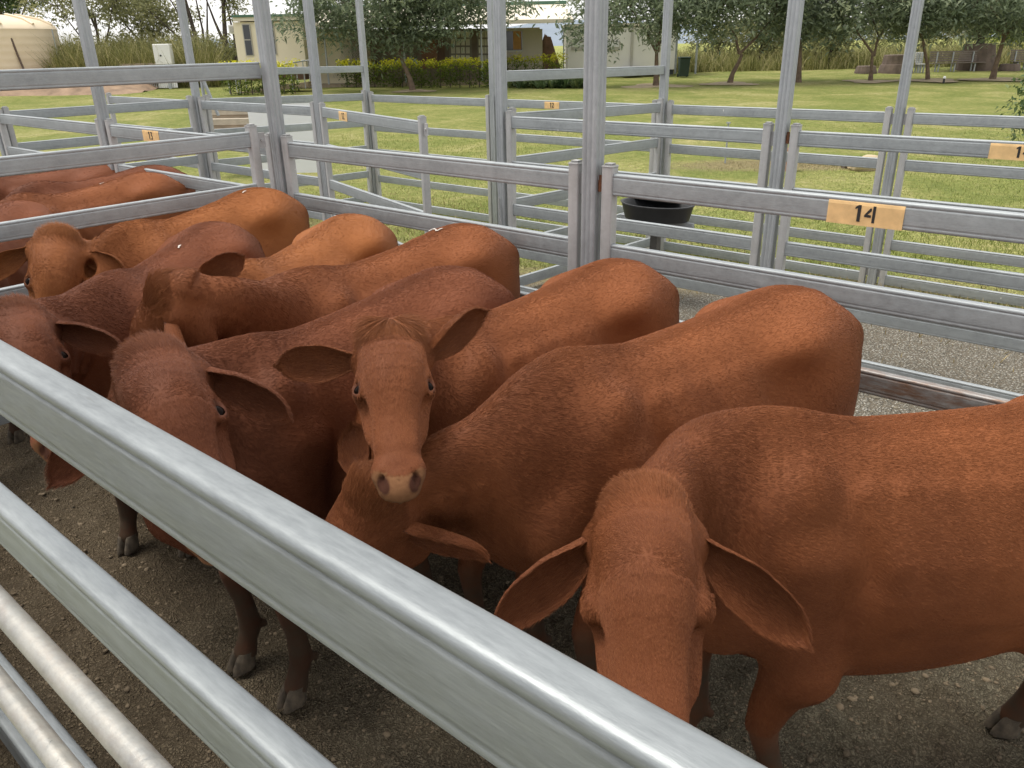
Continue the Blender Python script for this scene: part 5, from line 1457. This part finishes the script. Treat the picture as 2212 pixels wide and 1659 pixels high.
tree('fig_tree', 'dense dark fig tree growing from the big planter', (p.x, p.y, float(ground_z(p.x, p.y))+1.25), [(0, 0, -.2), (0, 0, .6), (.1, 0, 1.4)], [[(0, 0, .3), (-.5, 0, 1.2), (-1.2, 0, 2.2)], [(0, 0, .3), (.4, 0, 1.2), (1.0, 0, 2.4)], [(0, 0, .2), (-.1, .2, 1.3), (-.2, .1, 2.6)]],
     [(-.2, 0, 2.6, 3.2, 2.6, 1.6), (1.8, 0, 2.0, 2.0, 1.6, 1.2), (-2.2, 0, 1.9, 1.6, 1.4, 1.0)], LEAF_D, BARKD, 41, 260, 42, .22, .22, aspect=.5)
bp = at_g(2038, 180); r = empty('garden_light', (bp.x, bp.y, bp.z), YAW); tag(r, 'small black and white ground light on the lawn', 'light')
mb = MB(); mb.tube([(0, 0, 0), (0, 0, .22)], .05, 8); mb.build('body', BLACKP, r); mb = MB(); mb.lathe([(.06, .22), (.065, .27), (.04, .32), (.001, .325)], 10); mb.build('head', simple('lamp_white', (.8, .8, .8), .4, 0, .02, 2), r)
# bush at the right edge
bp = at_g(2215, 330); tree('leafy_bush', 'bright green bush at the right picture edge', (bp.x+.25, bp.y+.2, bp.z), [(0, 0, -.1), (.0, 0, .5), (0, 0, .9)], [[(0, 0, .3), (.3, 0, .7), (.4, .1, 1.2)], [(0, 0, .3), (-.25, 0, .8), (-.3, .1, 1.3)]], [(0, 0, 1.35, .75, .7, .75), (-.2, 0, .85, .5, .5, .35)], LEAF_B, BARK, 43, 70, 32, .12, .03, aspect=.5, cat='bush')

# ---- left background: tank on a mound, scrub, junk
MOUND = simple('mound_earth', (.26, .18, .12), .95, 0, .4, 1.6, .7)
b = at_g(60, 205); mb = MB(); n = 40; V = []; F = []
for i in range(n+1):
    for j in range(13):
        u = -10+16*i/n; v = -1.0+j*.75
        hgt = 1.15*(1-max(0, (abs(u+3)-5.2)/4.0)**2)*min(1, max(0, (v+.9)/2.2)) if abs(u+3) < 9.2 else 0
        hgt = max(0, hgt)+.08*math.sin(u*2.3)*math.sin(v*3.1)
        q_ = Vector((b.x, b.y, 0))+right0*u+fh*v; V.append((q_.x, q_.y, float(ground_z(q_.x, q_.y))-.08+hgt))
for i in range(n):
    for j in range(12): F.append((i*13+j, (i+1)*13+j, (i+1)*13+j+1, i*13+j+1))
mb.add(V, F, True); o = mb.build('earth_mound', MOUND); tag(o, kind='structure')
ET = edist(b)+4.4
tk = at_e(-4, 150, ET); zb = bl(60, 172, ET)[1]; zs = bl(60, 64, ET)[1]; zt = bl(20, 30, ET)[1]
rr_ = bl(128, 105, ET)[0]-bl(-4, 105, ET)[0]
TANK = simple('cream_poly_tank', (.72, .60, .43), .45, 0, .05, 1.2)
r = empty('water_tank', (tk.x, tk.y, zb), YAW); tag(r, 'large cream plastic water tank on the earth mound', 'tank')
H_ = zs-zb
mb = MB(); prof = [(rr_, 0)]
for i in range(7): prof += [(rr_, H_*(i+.2)/7), (rr_*.994, H_*(i+.5)/7), (rr_, H_*(i+.8)/7)]
prof += [(rr_, H_)]; mb.lathe(prof, 56); mb.build('wall', TANK, r)
mb = MB(); Dm = zt-zs; mb.lathe([(rr_*1.005, H_), (rr_*.97, H_+Dm*.25), (rr_*.80, H_+Dm*.6), (rr_*.45, H_+Dm*.92), (.25, H_+Dm), (.001, H_+Dm)], 56)
dm = mb.build('dome', TANK, r)
for k in range(12):
    a_ = 2*math.pi*k/12+.2; mb = MB()
    pts = [(math.cos(a_)*rr_*f, math.sin(a_)*rr_*f, H_+Dm*g_+.05) for f, g_ in ((.97, .22), (.80, .58), (.45, .90))]
    mb.tube(pts, [.09, .11, .07], 6); mb.build('dome_rib', TANK, dm)
mb = MB(); mb.lathe([(.55, H_+Dm*.55), (.55, H_+Dm*1.02), (.5, H_+Dm*1.06), (.001, H_+Dm*1.06)], 20, (.6, -rr_*.5, 0)); mb.build('inlet', TANK, dm)
mb = MB(); xx = bl(84, 100, ET)[0]-tk.dot(right0); yy = -math.sqrt(max(.1, rr_**2-xx*xx))-.08
mb.tube([(xx-.3, yy+.0, H_*.98), (xx-.12, yy, H_*.80), (xx, yy, H_*.5), (xx+.25, yy, 0)], .055, 8); mb.build('overflow_pipe', simple('pipe_brown', (.12, .08, .06), .7, 0, .2, 6), r)
mb = MB(); xx2 = xx+1.15; yy2 = -math.sqrt(max(.1, rr_**2-xx2*xx2))-.06; mb.tube([(xx2, yy2, 0), (xx2, yy2, H_)], .035, 6); mb.build('riser_pipe', GALV_POST, r)
# meter box and stacked gates
r = local_root('meter_box', 368, 192); tag(r, 'white metal meter box on a post beyond the left fence', 'cabinet')
WH = simple('white_enamel', (.76, .76, .74), .45, 0, .05, 2)
k_ = edist(r.location)/1700
mb = MB(); mb.box((-18*k_, -.2, 46*k_), (15*k_, .25, 83*k_)); bx_ = mb.build('box', WH, r, .02)
mb = MB(); mb.tube([(-.12, -.21, 62*k_), (-.12, -.24, 62*k_)], .05, 8); mb.build('lock', BLACKP, bx_)
mb = MB(); mb.box((-.08, 0, 0), (.08, .1, 46*k_)); mb.build('post', GALV_POST, r)
r = local_root('stacked_gates', 315, 193); tag(r, 'old white gates and sheets stacked below the meter box', 'gates')
for i, (x0_, x1_) in enumerate(((-35, -5), (28, 62))):
    mb = MB()
    for j in range(9): xx = (x0_+(x1_-x0_)*j/8)*k_; mb.box((xx-.05, .1*i, .05), (xx+.05, .1*i+.03, 28*k_ if i else 40*k_))
    mb.build('sheet', WH, r)
mb = MB()
for j in range(10): xx = (-5+33*j/9)*k_; mb.tube([(xx, -.1, .05), (xx, -.1, 42*k_)], .018, 5)
mb.tube([(-8*k_, -.1, .05), (-8*k_, -.1, 38*k_), (-4*k_, -.1, 43*k_), (45*k_, -.1, 43*k_)], .03, 6)
mb.build('barred_gate', GALV_POST, r)
mb = MB(); mb.box((-45*k_, .1, 44*k_), (30*k_, .8, 48*k_)); mb.build('top_plank', DECK, r)
# white board and timber steps beyond the lane
ew = 17.0
r = empty('white_board', fh*ew, YAW); tag(r, 'large blank white board standing beyond the gantry post', 'board')
(xa, zt_), (xb, zb_) = bl(532, 222, ew), bl(714, 372, ew)
mb = MB(); mb.box((xa, 0, zb_), (xb, .04, zt_)); mb.build('sheet', simple('white_sheet', (.80, .81, .85), .5, 0, .03, 1), r)
for x in (xa+.25, xb-.25): mb = MB(); mb.box((x, .05, -.2), (x+.06, .10, zt_-.05)); mb.build('leg', GALV_POST, r)
r = empty('timber_steps', fh*(ew+1.4), YAW); tag(r, 'weathered timber steps beside the white board', 'steps')
for i in range(3):
    (xa, z1_), (xb, z0_) = bl(455, 236+i*20, ew+1.4), bl(545, 247+i*20, ew+1.4)
    mb = MB(); mb.box((xa, -.25*i, z0_), (xb, .35-.25*i, z1_)); mb.build('tread', simple('pale_plank', (.42, .37, .29), .9, 0, .2, 5), r)
    mb = MB(); mb.box((xa, .02-.25*i, z0_-.09), (xb, .30-.25*i, z0_-.003)); mb.build('riser', DECK, r)
for (px, py) in ((436, 165),):
    a_, b_ = at_e(437, 168, 15.0), at_e(472, 250, 15.0)
    mb = MB(); mb.tube([a_, b_], .03, 8); mb.tube([at_e(432, 150, 15.05), at_e(445, 240, 15.05)], .03, 8); o = mb.build('steel_brace', GALV_POST); tag(o, 'two slanting steel tubes by the gantry post', 'brace')
# black water trough in the pen across the lane
tp = at_z(1420, 470, .62)
r = empty('water_trough', (at_y(1420, 440, 7.1).x, 7.1, float(ground_z(-4, 7.1))), 0); tag(r, 'black plastic water trough on a leg beyond the lane', 'trough')
BLK = simple('black_poly', (.022, .023, .025), .45, 0, .3, 6)
mb = MB(); mb.lathe([(.30, .86), (.335, 1.0), (.35, 1.02), (.325, 1.02), (.29, .90), (.001, .90)], 28); tr_ = mb.build('tub', BLK, r); tr_.scale = (1.15, .85, 1)
mb = MB(); mb.box((-.38, .10, 1.0), (.10, .28, 1.08)); mb.build('float_cover', BLK, r, .015)
mb = MB(); mb.box((-.04, -.04, -.1), (.04, .04, .88)); mb.build('leg', simple('post_dark', (.12, .115, .105), .8, .2, .3, 8), r)
mb = MB(); mb.box((-.42, -.02, .80), (.42, .02, .855)); mb.build('bracket', GALV_POST, r)
# scrub trees at the left
def scrub(label, px, py, e, trunks, crowns, seed, nclump=120, n_per=26, size=.26, tr=.13, mat=None):
    b = at_e(px, py, e); s = e/55.0
    z = float(ground_z(b.x, b.y))
    T = [[(x*s, y*s, zz*s) for x, y, zz in t] for t in trunks]
    tree('scrub_tree', label, (b.x, b.y, z), T[0], T[1:], [tuple(c*s for c in cr) for cr in crowns], mat or LEAF_E, BARKD if mat is None else BARK, seed, nclump, n_per, size*s, tr*s, 'scrub trees behind the left bank')
scrub('sparse gum tree with thin trunks right of the tank', 215, 120, 52, [[(0, 0, 0), (.1, 0, 2), (.2, 0, 4)], [(0, 0, 1), (-.8, 0, 2.6), (-2.0, 0, 4.6)], [(.1, 0, 1.5), (.9, 0, 3.2), (1.6, 0, 5)], [(.2, 0, 3), (-.2, 0, 4.6), (-.4, 0, 6)]], [(-1.2, 0, 4.6, 2.6, 2, 1.6), (1.6, 0, 5.0, 2.2, 2, 1.4), (0, 0, 6.0, 3, 2, 1.2), (2.4, 0, 3.4, 1.2, 1, .8)], 51, 130)
scrub('leafy gum tree behind the meter box', 320, 120, 56, [[(0, 0, 0), (-.2, 0, 1.8), (-.1, 0, 3.4)], [(-.1, 0, 1.6), (.8, 0, 2.8), (1.8, 0, 4)], [(-.1, 0, 2), (-1, 0, 3.2), (-1.8, 0, 4.6)]], [(0, 0, 4.0, 2.6, 2, 1.7), (1.8, 0, 3.6, 1.8, 1.6, 1.1), (-1.6, 0, 5.0, 2, 1.6, 1.2), (.6, 0, 2.6, 1.3, 1.2, .8)], 52, 170, 30)
scrub('many stemmed bare scrub tree left of the cabin', 440, 122, 54, [[(0, 0, 0), (-.3, 0, 2.5), (-.7, 0, 5.5)], [(0, 0, .5), (-1.2, 0, 2.4), (-3.0, 0, 4.2)], [(.1, 0, .4), (.2, 0, 3), (0, 0, 6)], [(.1, 0, .6), (-.6, 0, 2.8), (-1.9, 0, 5.6)], [(.2, 0, 1), (.5, 0, 3), (.9, 0, 5.5)]], [(-2.6, 0, 4.4, 1.6, 1.2, 1.2), (.2, 0, 6.4, 2.2, 1.4, .9), (-1.0, 0, 5.6, 1.8, 1.2, .8)], 53, 45, 20, .26, .17)
scrub('twin trunk scrub tree beside the cabin corner', 492, 122, 52, [[(0, 0, 0), (.0, 0, 2.5), (.3, 0, 5.5)], [(.4, 0, 0), (.6, 0, 2.6), (.3, 0, 5.6)], [(0, 0, 2), (-.5, 0, 3.6), (-1.0, 0, 5.6)]], [(.9, 0, 4.6, 1.3, 1.2, 1.5), (.2, 0, 6.0, 2.0, 1.4, .8)], 54, 60, 24, .24, .19)
scrub('dense green tree behind the tank', 25, 120, 62, [[(0, 0, 0), (0, 0, 3), (0, 0, 5)], [(0, 0, 2), (1.2, 0, 3.6), (2, 0, 4.8)]], [(.2, 0, 5.2, 2.8, 2, 1.8)], 55, 220, 36, .26, .14, LEAF_B)
scrub('tree behind the cabin roof', 800, 100, 62, [[(0, 0, 0), (0, 0, 3), (0, 0, 6)], [(0, 0, 3), (1.2, 0, 4.6), (2, 0, 6)]], [(-1, 0, 6.4, 5, 2, 1.2), (4, 0, 6.2, 3, 2, 1.0)], 56, 160, 26, .26, .14)
for i, (px, e, rx, hh_) in enumerate(((165, 50, 2.6, 2.2), (260, 53, 3.0, 2.4), (345, 51, 2.4, 2.0), (420, 50, 2.8, 2.3), (495, 55, 2.4, 2.2))):
    b = at_e(px, 140, e)
    tree('bank_shrub', 'olive shrub on the left grass bank, %s' % ['right of the tank', 'left of the meter box', 'behind the meter box', 'below the bare scrub tree', 'against the cabin corner'][i], (b.x, b.y, float(ground_z(b.x, b.y))), [(0, 0, 0), (0, 0, .8), (.1, 0, 1.4)], [[(0, 0, .6), (.5, 0, 1.2), (.9, 0, 1.8)]], [(0, 0, hh_*.55, rx, rx*.6, hh_*.5), (rx*.4, 0, hh_*.8, rx*.6, rx*.5, hh_*.35)], LEAF_E, BARKD, 80+i, 110, 26, .26, .07, 'shrubs on the left bank')
TALL = leaf_material('tall_grass', (.11, .125, .035), (.25, .245, .085), (.46, .41, .22), .8, .35)
def tall_grass():
    rs = np.random.default_rng(77); N = 60000
    u1 = rs.uniform(-26.5, -17.0, N); e1 = 47.5+rs.random(N)**1.2*12
    x1 = u1; keep = np.ones(N, bool)
    A = np.stack([fh.x*e1+right0.x*x1*e1/50, fh.y*e1+right0.y*x1*e1/50], 1)
    blades('tall_grass', 'bank of tall rank grass behind the left fence', 'grass', A, 1.5*np.clip(rs.gamma(6, .16, N), .3, 1.7), .022, TALL, .9, 6)
    N = 34000; e2 = rs.uniform(52, 66, N); x2 = rs.uniform(10, 46, N)
    Bq = np.stack([fh.x*e2+right0.x*x2*e2/60, fh.y*e2+right0.y*x2*e2/60], 1)
    blades('tall_grass', 'bank of tall grass behind the lawn trees on the right', 'grass', Bq, .70*np.clip(rs.gamma(5, .2, N), .3, 1.7), .028, TALL, 1.1, 7)
tall_grass()
# low scrub and far hills
for i, (px, e, rx) in enumerate(((1640, 56, 2.0), (1720, 60, 2.4), (1790, 54, 1.7), (1985, 66, 3.2), (2190, 62, 3.2), (2080, 80, 4.0), (1550, 62, 2.6), (1880, 75, 3.8))):
    b = at_e(px, 130, e)
    tree('far_shrub', 'shrubby tree beyond the right bank, %s' % ['left of the leaning post', 'behind the leaning post', 'right of the leaning post', 'behind the white seat', 'at the right edge', 'behind the fig planter', 'right of the carport', 'behind the deeply forked tree'][i], (b.x, b.y, float(ground_z(b.x, b.y))), [(0, 0, 0), (0, 0, 1.0), (.1, 0, 1.8)], [[(0, 0, .8), (.5, 0, 1.5), (.9, 0, 2.2)]], [(0, 0, 1.9, rx, rx*.7, 1.3), (rx*.4, 0, 2.6, rx*.6, rx*.5, .9)], LEAF_E if i % 2 else LEAF_H if i == 4 else LEAF_E, BARKD, 60+i, 90, 24, .30, .09, 'shrubs beyond the bank')
HILL = simple('far_hill', (.20, .24, .29), 1.0, 0, .10, .01)  # distance haze is put into this blue-grey base colour
mb = MB(); V = []; F = []; n = 80
for i in range(n+1):
    a = -1.1+2.2*i/n; R_ = 2600; hh = 40+26*math.sin(a*5+1)+14*math.sin(a*13)+6*math.sin(a*31)
    d_ = fh*math.cos(a)+right0*math.sin(a)
    V += [tuple(d_*R_+Vector((0, 0, -20))), tuple(d_*(R_+400)+Vector((0, 0, max(20, hh)))), tuple(d_*(R_+900)+Vector((0, 0, -20)))]
for i in range(n):
    for j in range(2): F.append((i*3+j, (i+1)*3+j, (i+1)*3+j+1, i*3+j+1))
mb.add(V, F, True); o = mb.build('hills', HILL); tag(o, kind='structure')
# ------------------------------------------------------------------ the herd: where each animal stands
def place(label, rear, front, zr, zf, poll, muz, near=True, s=None, headL=.55, up_hint=None, roll=0.0, shift=0.0, yaw=None, ears_img=None, **kw):
    """rear/front: picture points of the top of the hips and of the withers with their heights; poll: (x, y, height);
    muz: picture point of the muzzle. Everything is turned into real positions here."""
    R = at_z(rear[0], rear[1], zr); W = at_z(front[0], front[1], zf)
    anchor_front = yaw is not None
    yaw = math.atan2(W.y-R.y, W.x-R.x) if yaw is None else yaw
    s = s or zr/1.362
    d = Vector((math.cos(yaw), math.sin(yaw), 0))
    loc = (Vector((W.x, W.y, 0)) - d*(.48*s)) if anchor_front else Vector((R.x, R.y, 0)) + d*(.50*s) + d*shift
    if poll is None:
        Pl = np.array((1.0, 0, 1.15)); hf = np.array((.8, 0, -.6)); hu = np.array((.6, 0, .8))
    else:
        P = at_w(*poll)
        headL = headL if headL != .55 else .5*kw.get('hk', 1.1)+.0
        # distance along the muzzle ray for a face of length headL*s
        dr = ray(*muz); o = Vector((0, 0, CAM_H)) - P
        a = dr.dot(dr); b = 2*o.dot(dr); c = o.dot(o) - (headL*s)**2
        disc = b*b-4*a*c
        t = -b/(2*a) if disc < 0 else (-b - math.sqrt(disc))/(2*a) if near else (-b + math.sqrt(disc))/(2*a)
        M = Vector((0, 0, CAM_H)) + dr*t
        Rz = Matrix.Rotation(-yaw, 3, 'Z')
        Pl = np.array(Rz @ (P-loc))/s
        hf = np.array(Rz @ (M-P)); hf /= np.linalg.norm(hf)
        hu = np.array(Rz @ (Vector((0, 0, CAM_H))-P)) if up_hint is None else np.array(Rz @ Vector(up_hint))
        H = frame(hf, hu)
        if roll:
            hu = H[:, 2]*math.cos(roll) + H[:, 1]*math.sin(roll)
        if ears_img:
            H = frame(hf, hu); Rn = np.array(Rz)
            conv = lambda v: tuple(H.T @ (Rn @ np.array(img(*v))))
            kw['ears'] = [(conv(d_), conv(o_), k_) for d_, o_, k_ in ears_img]
        print(label[:24], 'yaw', round(math.degrees(yaw)), 's', round(s, 2), 'body', round((W-R).length/s, 2), 'poll', np.round(Pl, 2), 'face', np.round(hf, 2), 'disc', round(disc, 3))
    return make_cow(label, (loc.x, loc.y, 0), yaw, s, Pl, hf, hu, seed=int(abs(rear[0])) % 97, **kw)

HZ = 1.50
def img(rx, uy, cz):
    """a direction given by right, up and towards the viewer as seen in the picture"""
    return right*rx + up*uy - fwd*cz
E_ = lambda L=.245, W=.054, droop=.02: dict(L=L, W=W, droop=droop)
Z_MARK = [(-.03, .022, .015, .026), (.015, .026, -.015, -.022), (-.015, -.022, .03, -.018)]
DAB = [(-.022, .0, .02, .008)]
place('nearest cow with head hanging low in front of the big rail', (2380, 735), (1671, 884), 1.46, 1.46, (1391, 1112, 1.87), (1408, 1655), mats=MATS['red'], res=.009, hairs=600000, yaw=math.radians(-138), hk=1.14, eyes=False,
      ears_img=[((.72, -.62, .15), (.1, -.3, .9), E_(.27, .056, .02)), ((-.72, -.52, .2), (0, -.3, .9), E_(.25, .054, .02))], s=1.06, legs={'FR': (.06, .0), 'FL': (-.10, .02)})
place('grazing cow with lowered head behind the near rail and long back', (1690, 628), (1226, 756), HZ, 1.50, (792, 1082, 2.45), (690, 1392), mats=MATS['red'], res=.010, hairs=230000, up_hint=img(-.65, .1, .72), shift=.03, near=False,
      ears_img=[((.93, -.33, .2), (0, -.75, .5), E_(.22, .050)), ((-.35, .9, -.3), (0, -.3, .9), E_(.17, .05))], s=1.09)
place('cow facing the camera with both ears spread', (1311, 564), (1040, 662), HZ, 1.48, (845, 735, 2.55), (860, 1000), mats=MATS['red'], res=.008, hairs=230000, hk=1.0, headL=.50, forelock=True,
      ears_img=[((.75, .60, -.2), (.45, -.55, .6), E_(.235, .058, 0)), ((-1, -.06, .1), (0, -.25, .9), E_(.235, .062, .0))], s=1.08)
place('dark red cow with broad forehead close behind the near rail', (940, 588), (600, 699), HZ, 1.50, (330, 792, 2.3), (458, 1128), mats=MATS['dark'], res=.009, hairs=230000,
      ears_img=[((.9, -.38, .15), (0, -.45, .9), E_(.25, .056)), ((-.6, -.7, .1), (0, -.3, .9), E_())], s=1.09, roll=-.05)
place('cow cut by the left picture edge with one ear out', (440, 482), (215, 590), HZ, 1.50, (30, 690, 3.1), (112, 935), mats=MATS['dark'], res=.012, hairs=150000,
      ears_img=[((.95, -.28, .1), (0, -.5, .9), E_(.26)), ((-.9, -.4, .1), (0, -.3, .9), E_())], s=1.08, roll=-.1, marks=[(-.12, .03, DAB)])
place('cow with a pale tag in its raised ear', (980, 487), (650, 580), 1.51, 1.50, (352, 640, 3.15), (318, 885), mats=MATS['red'], res=.011, hairs=150000, up_hint=img(-1, .15, .15), near=False,
      ears_img=[((.30, -1, .3), (-.8, -.25, .3), E_(.20, .050)), ((.78, .55, -.1), (.1, -.4, .9), E_(.22, .055, 0))], s=1.09, tagear=(-1, .35, True), marks=[(-.38, -.02, Z_MARK)])
place('tan cow in the middle with only its back showing', (740, 466), (560, 558), 1.51, 1.48, None, None, mats=MATS['tan'], res=.014, hairs=90000, ears=ears_default(), s=1.09)
place('tan cow beside the divider with head turned to the camera', (540, 408), (260, 490), 1.55, 1.52, (125, 524, 4.3), (112, 745), mats=MATS['tan'], res=.011, hairs=130000,
      ears_img=[((.95, -.25, .2), (0, -.45, .9), E_(.22)), ((-.85, -.5, .1), (0, -.3, .9), E_(.24))], s=1.12, marks=[(-.40, .03, DAB)])
place('red cow in the left pen nearest the divider', (300, 379), (30, 425), 1.46, 1.46, None, None, mats=MATS['red'], res=.015, hairs=60000, ears=ears_default(), s=1.07, group='cattle in the left pen', marks=[(-.15, .0, DAB)])
place('dark cow behind the first one in the left pen', (320, 362), (40, 400), 1.42, 1.42, None, None, mats=MATS['dark'], res=.015, hairs=40000, ears=ears_default(), s=1.04, group='cattle in the left pen')
place('farthest cow in the left pen under the upper divider rail', (215, 362), (-60, 385), 1.38, 1.38, None, None, mats=MATS['dark'], res=.015, hairs=40000, ears=ears_default(), s=1.03, group='cattle in the left pen')
place('cow at the left edge whose dark rump shows between the divider rails', (30, 440), (-160, 520), 1.42, 1.40, None, None, mats=MATS['dark'], res=.015, hairs=40000, ears=ears_default(), s=1.04, group='cattle in the left pen')
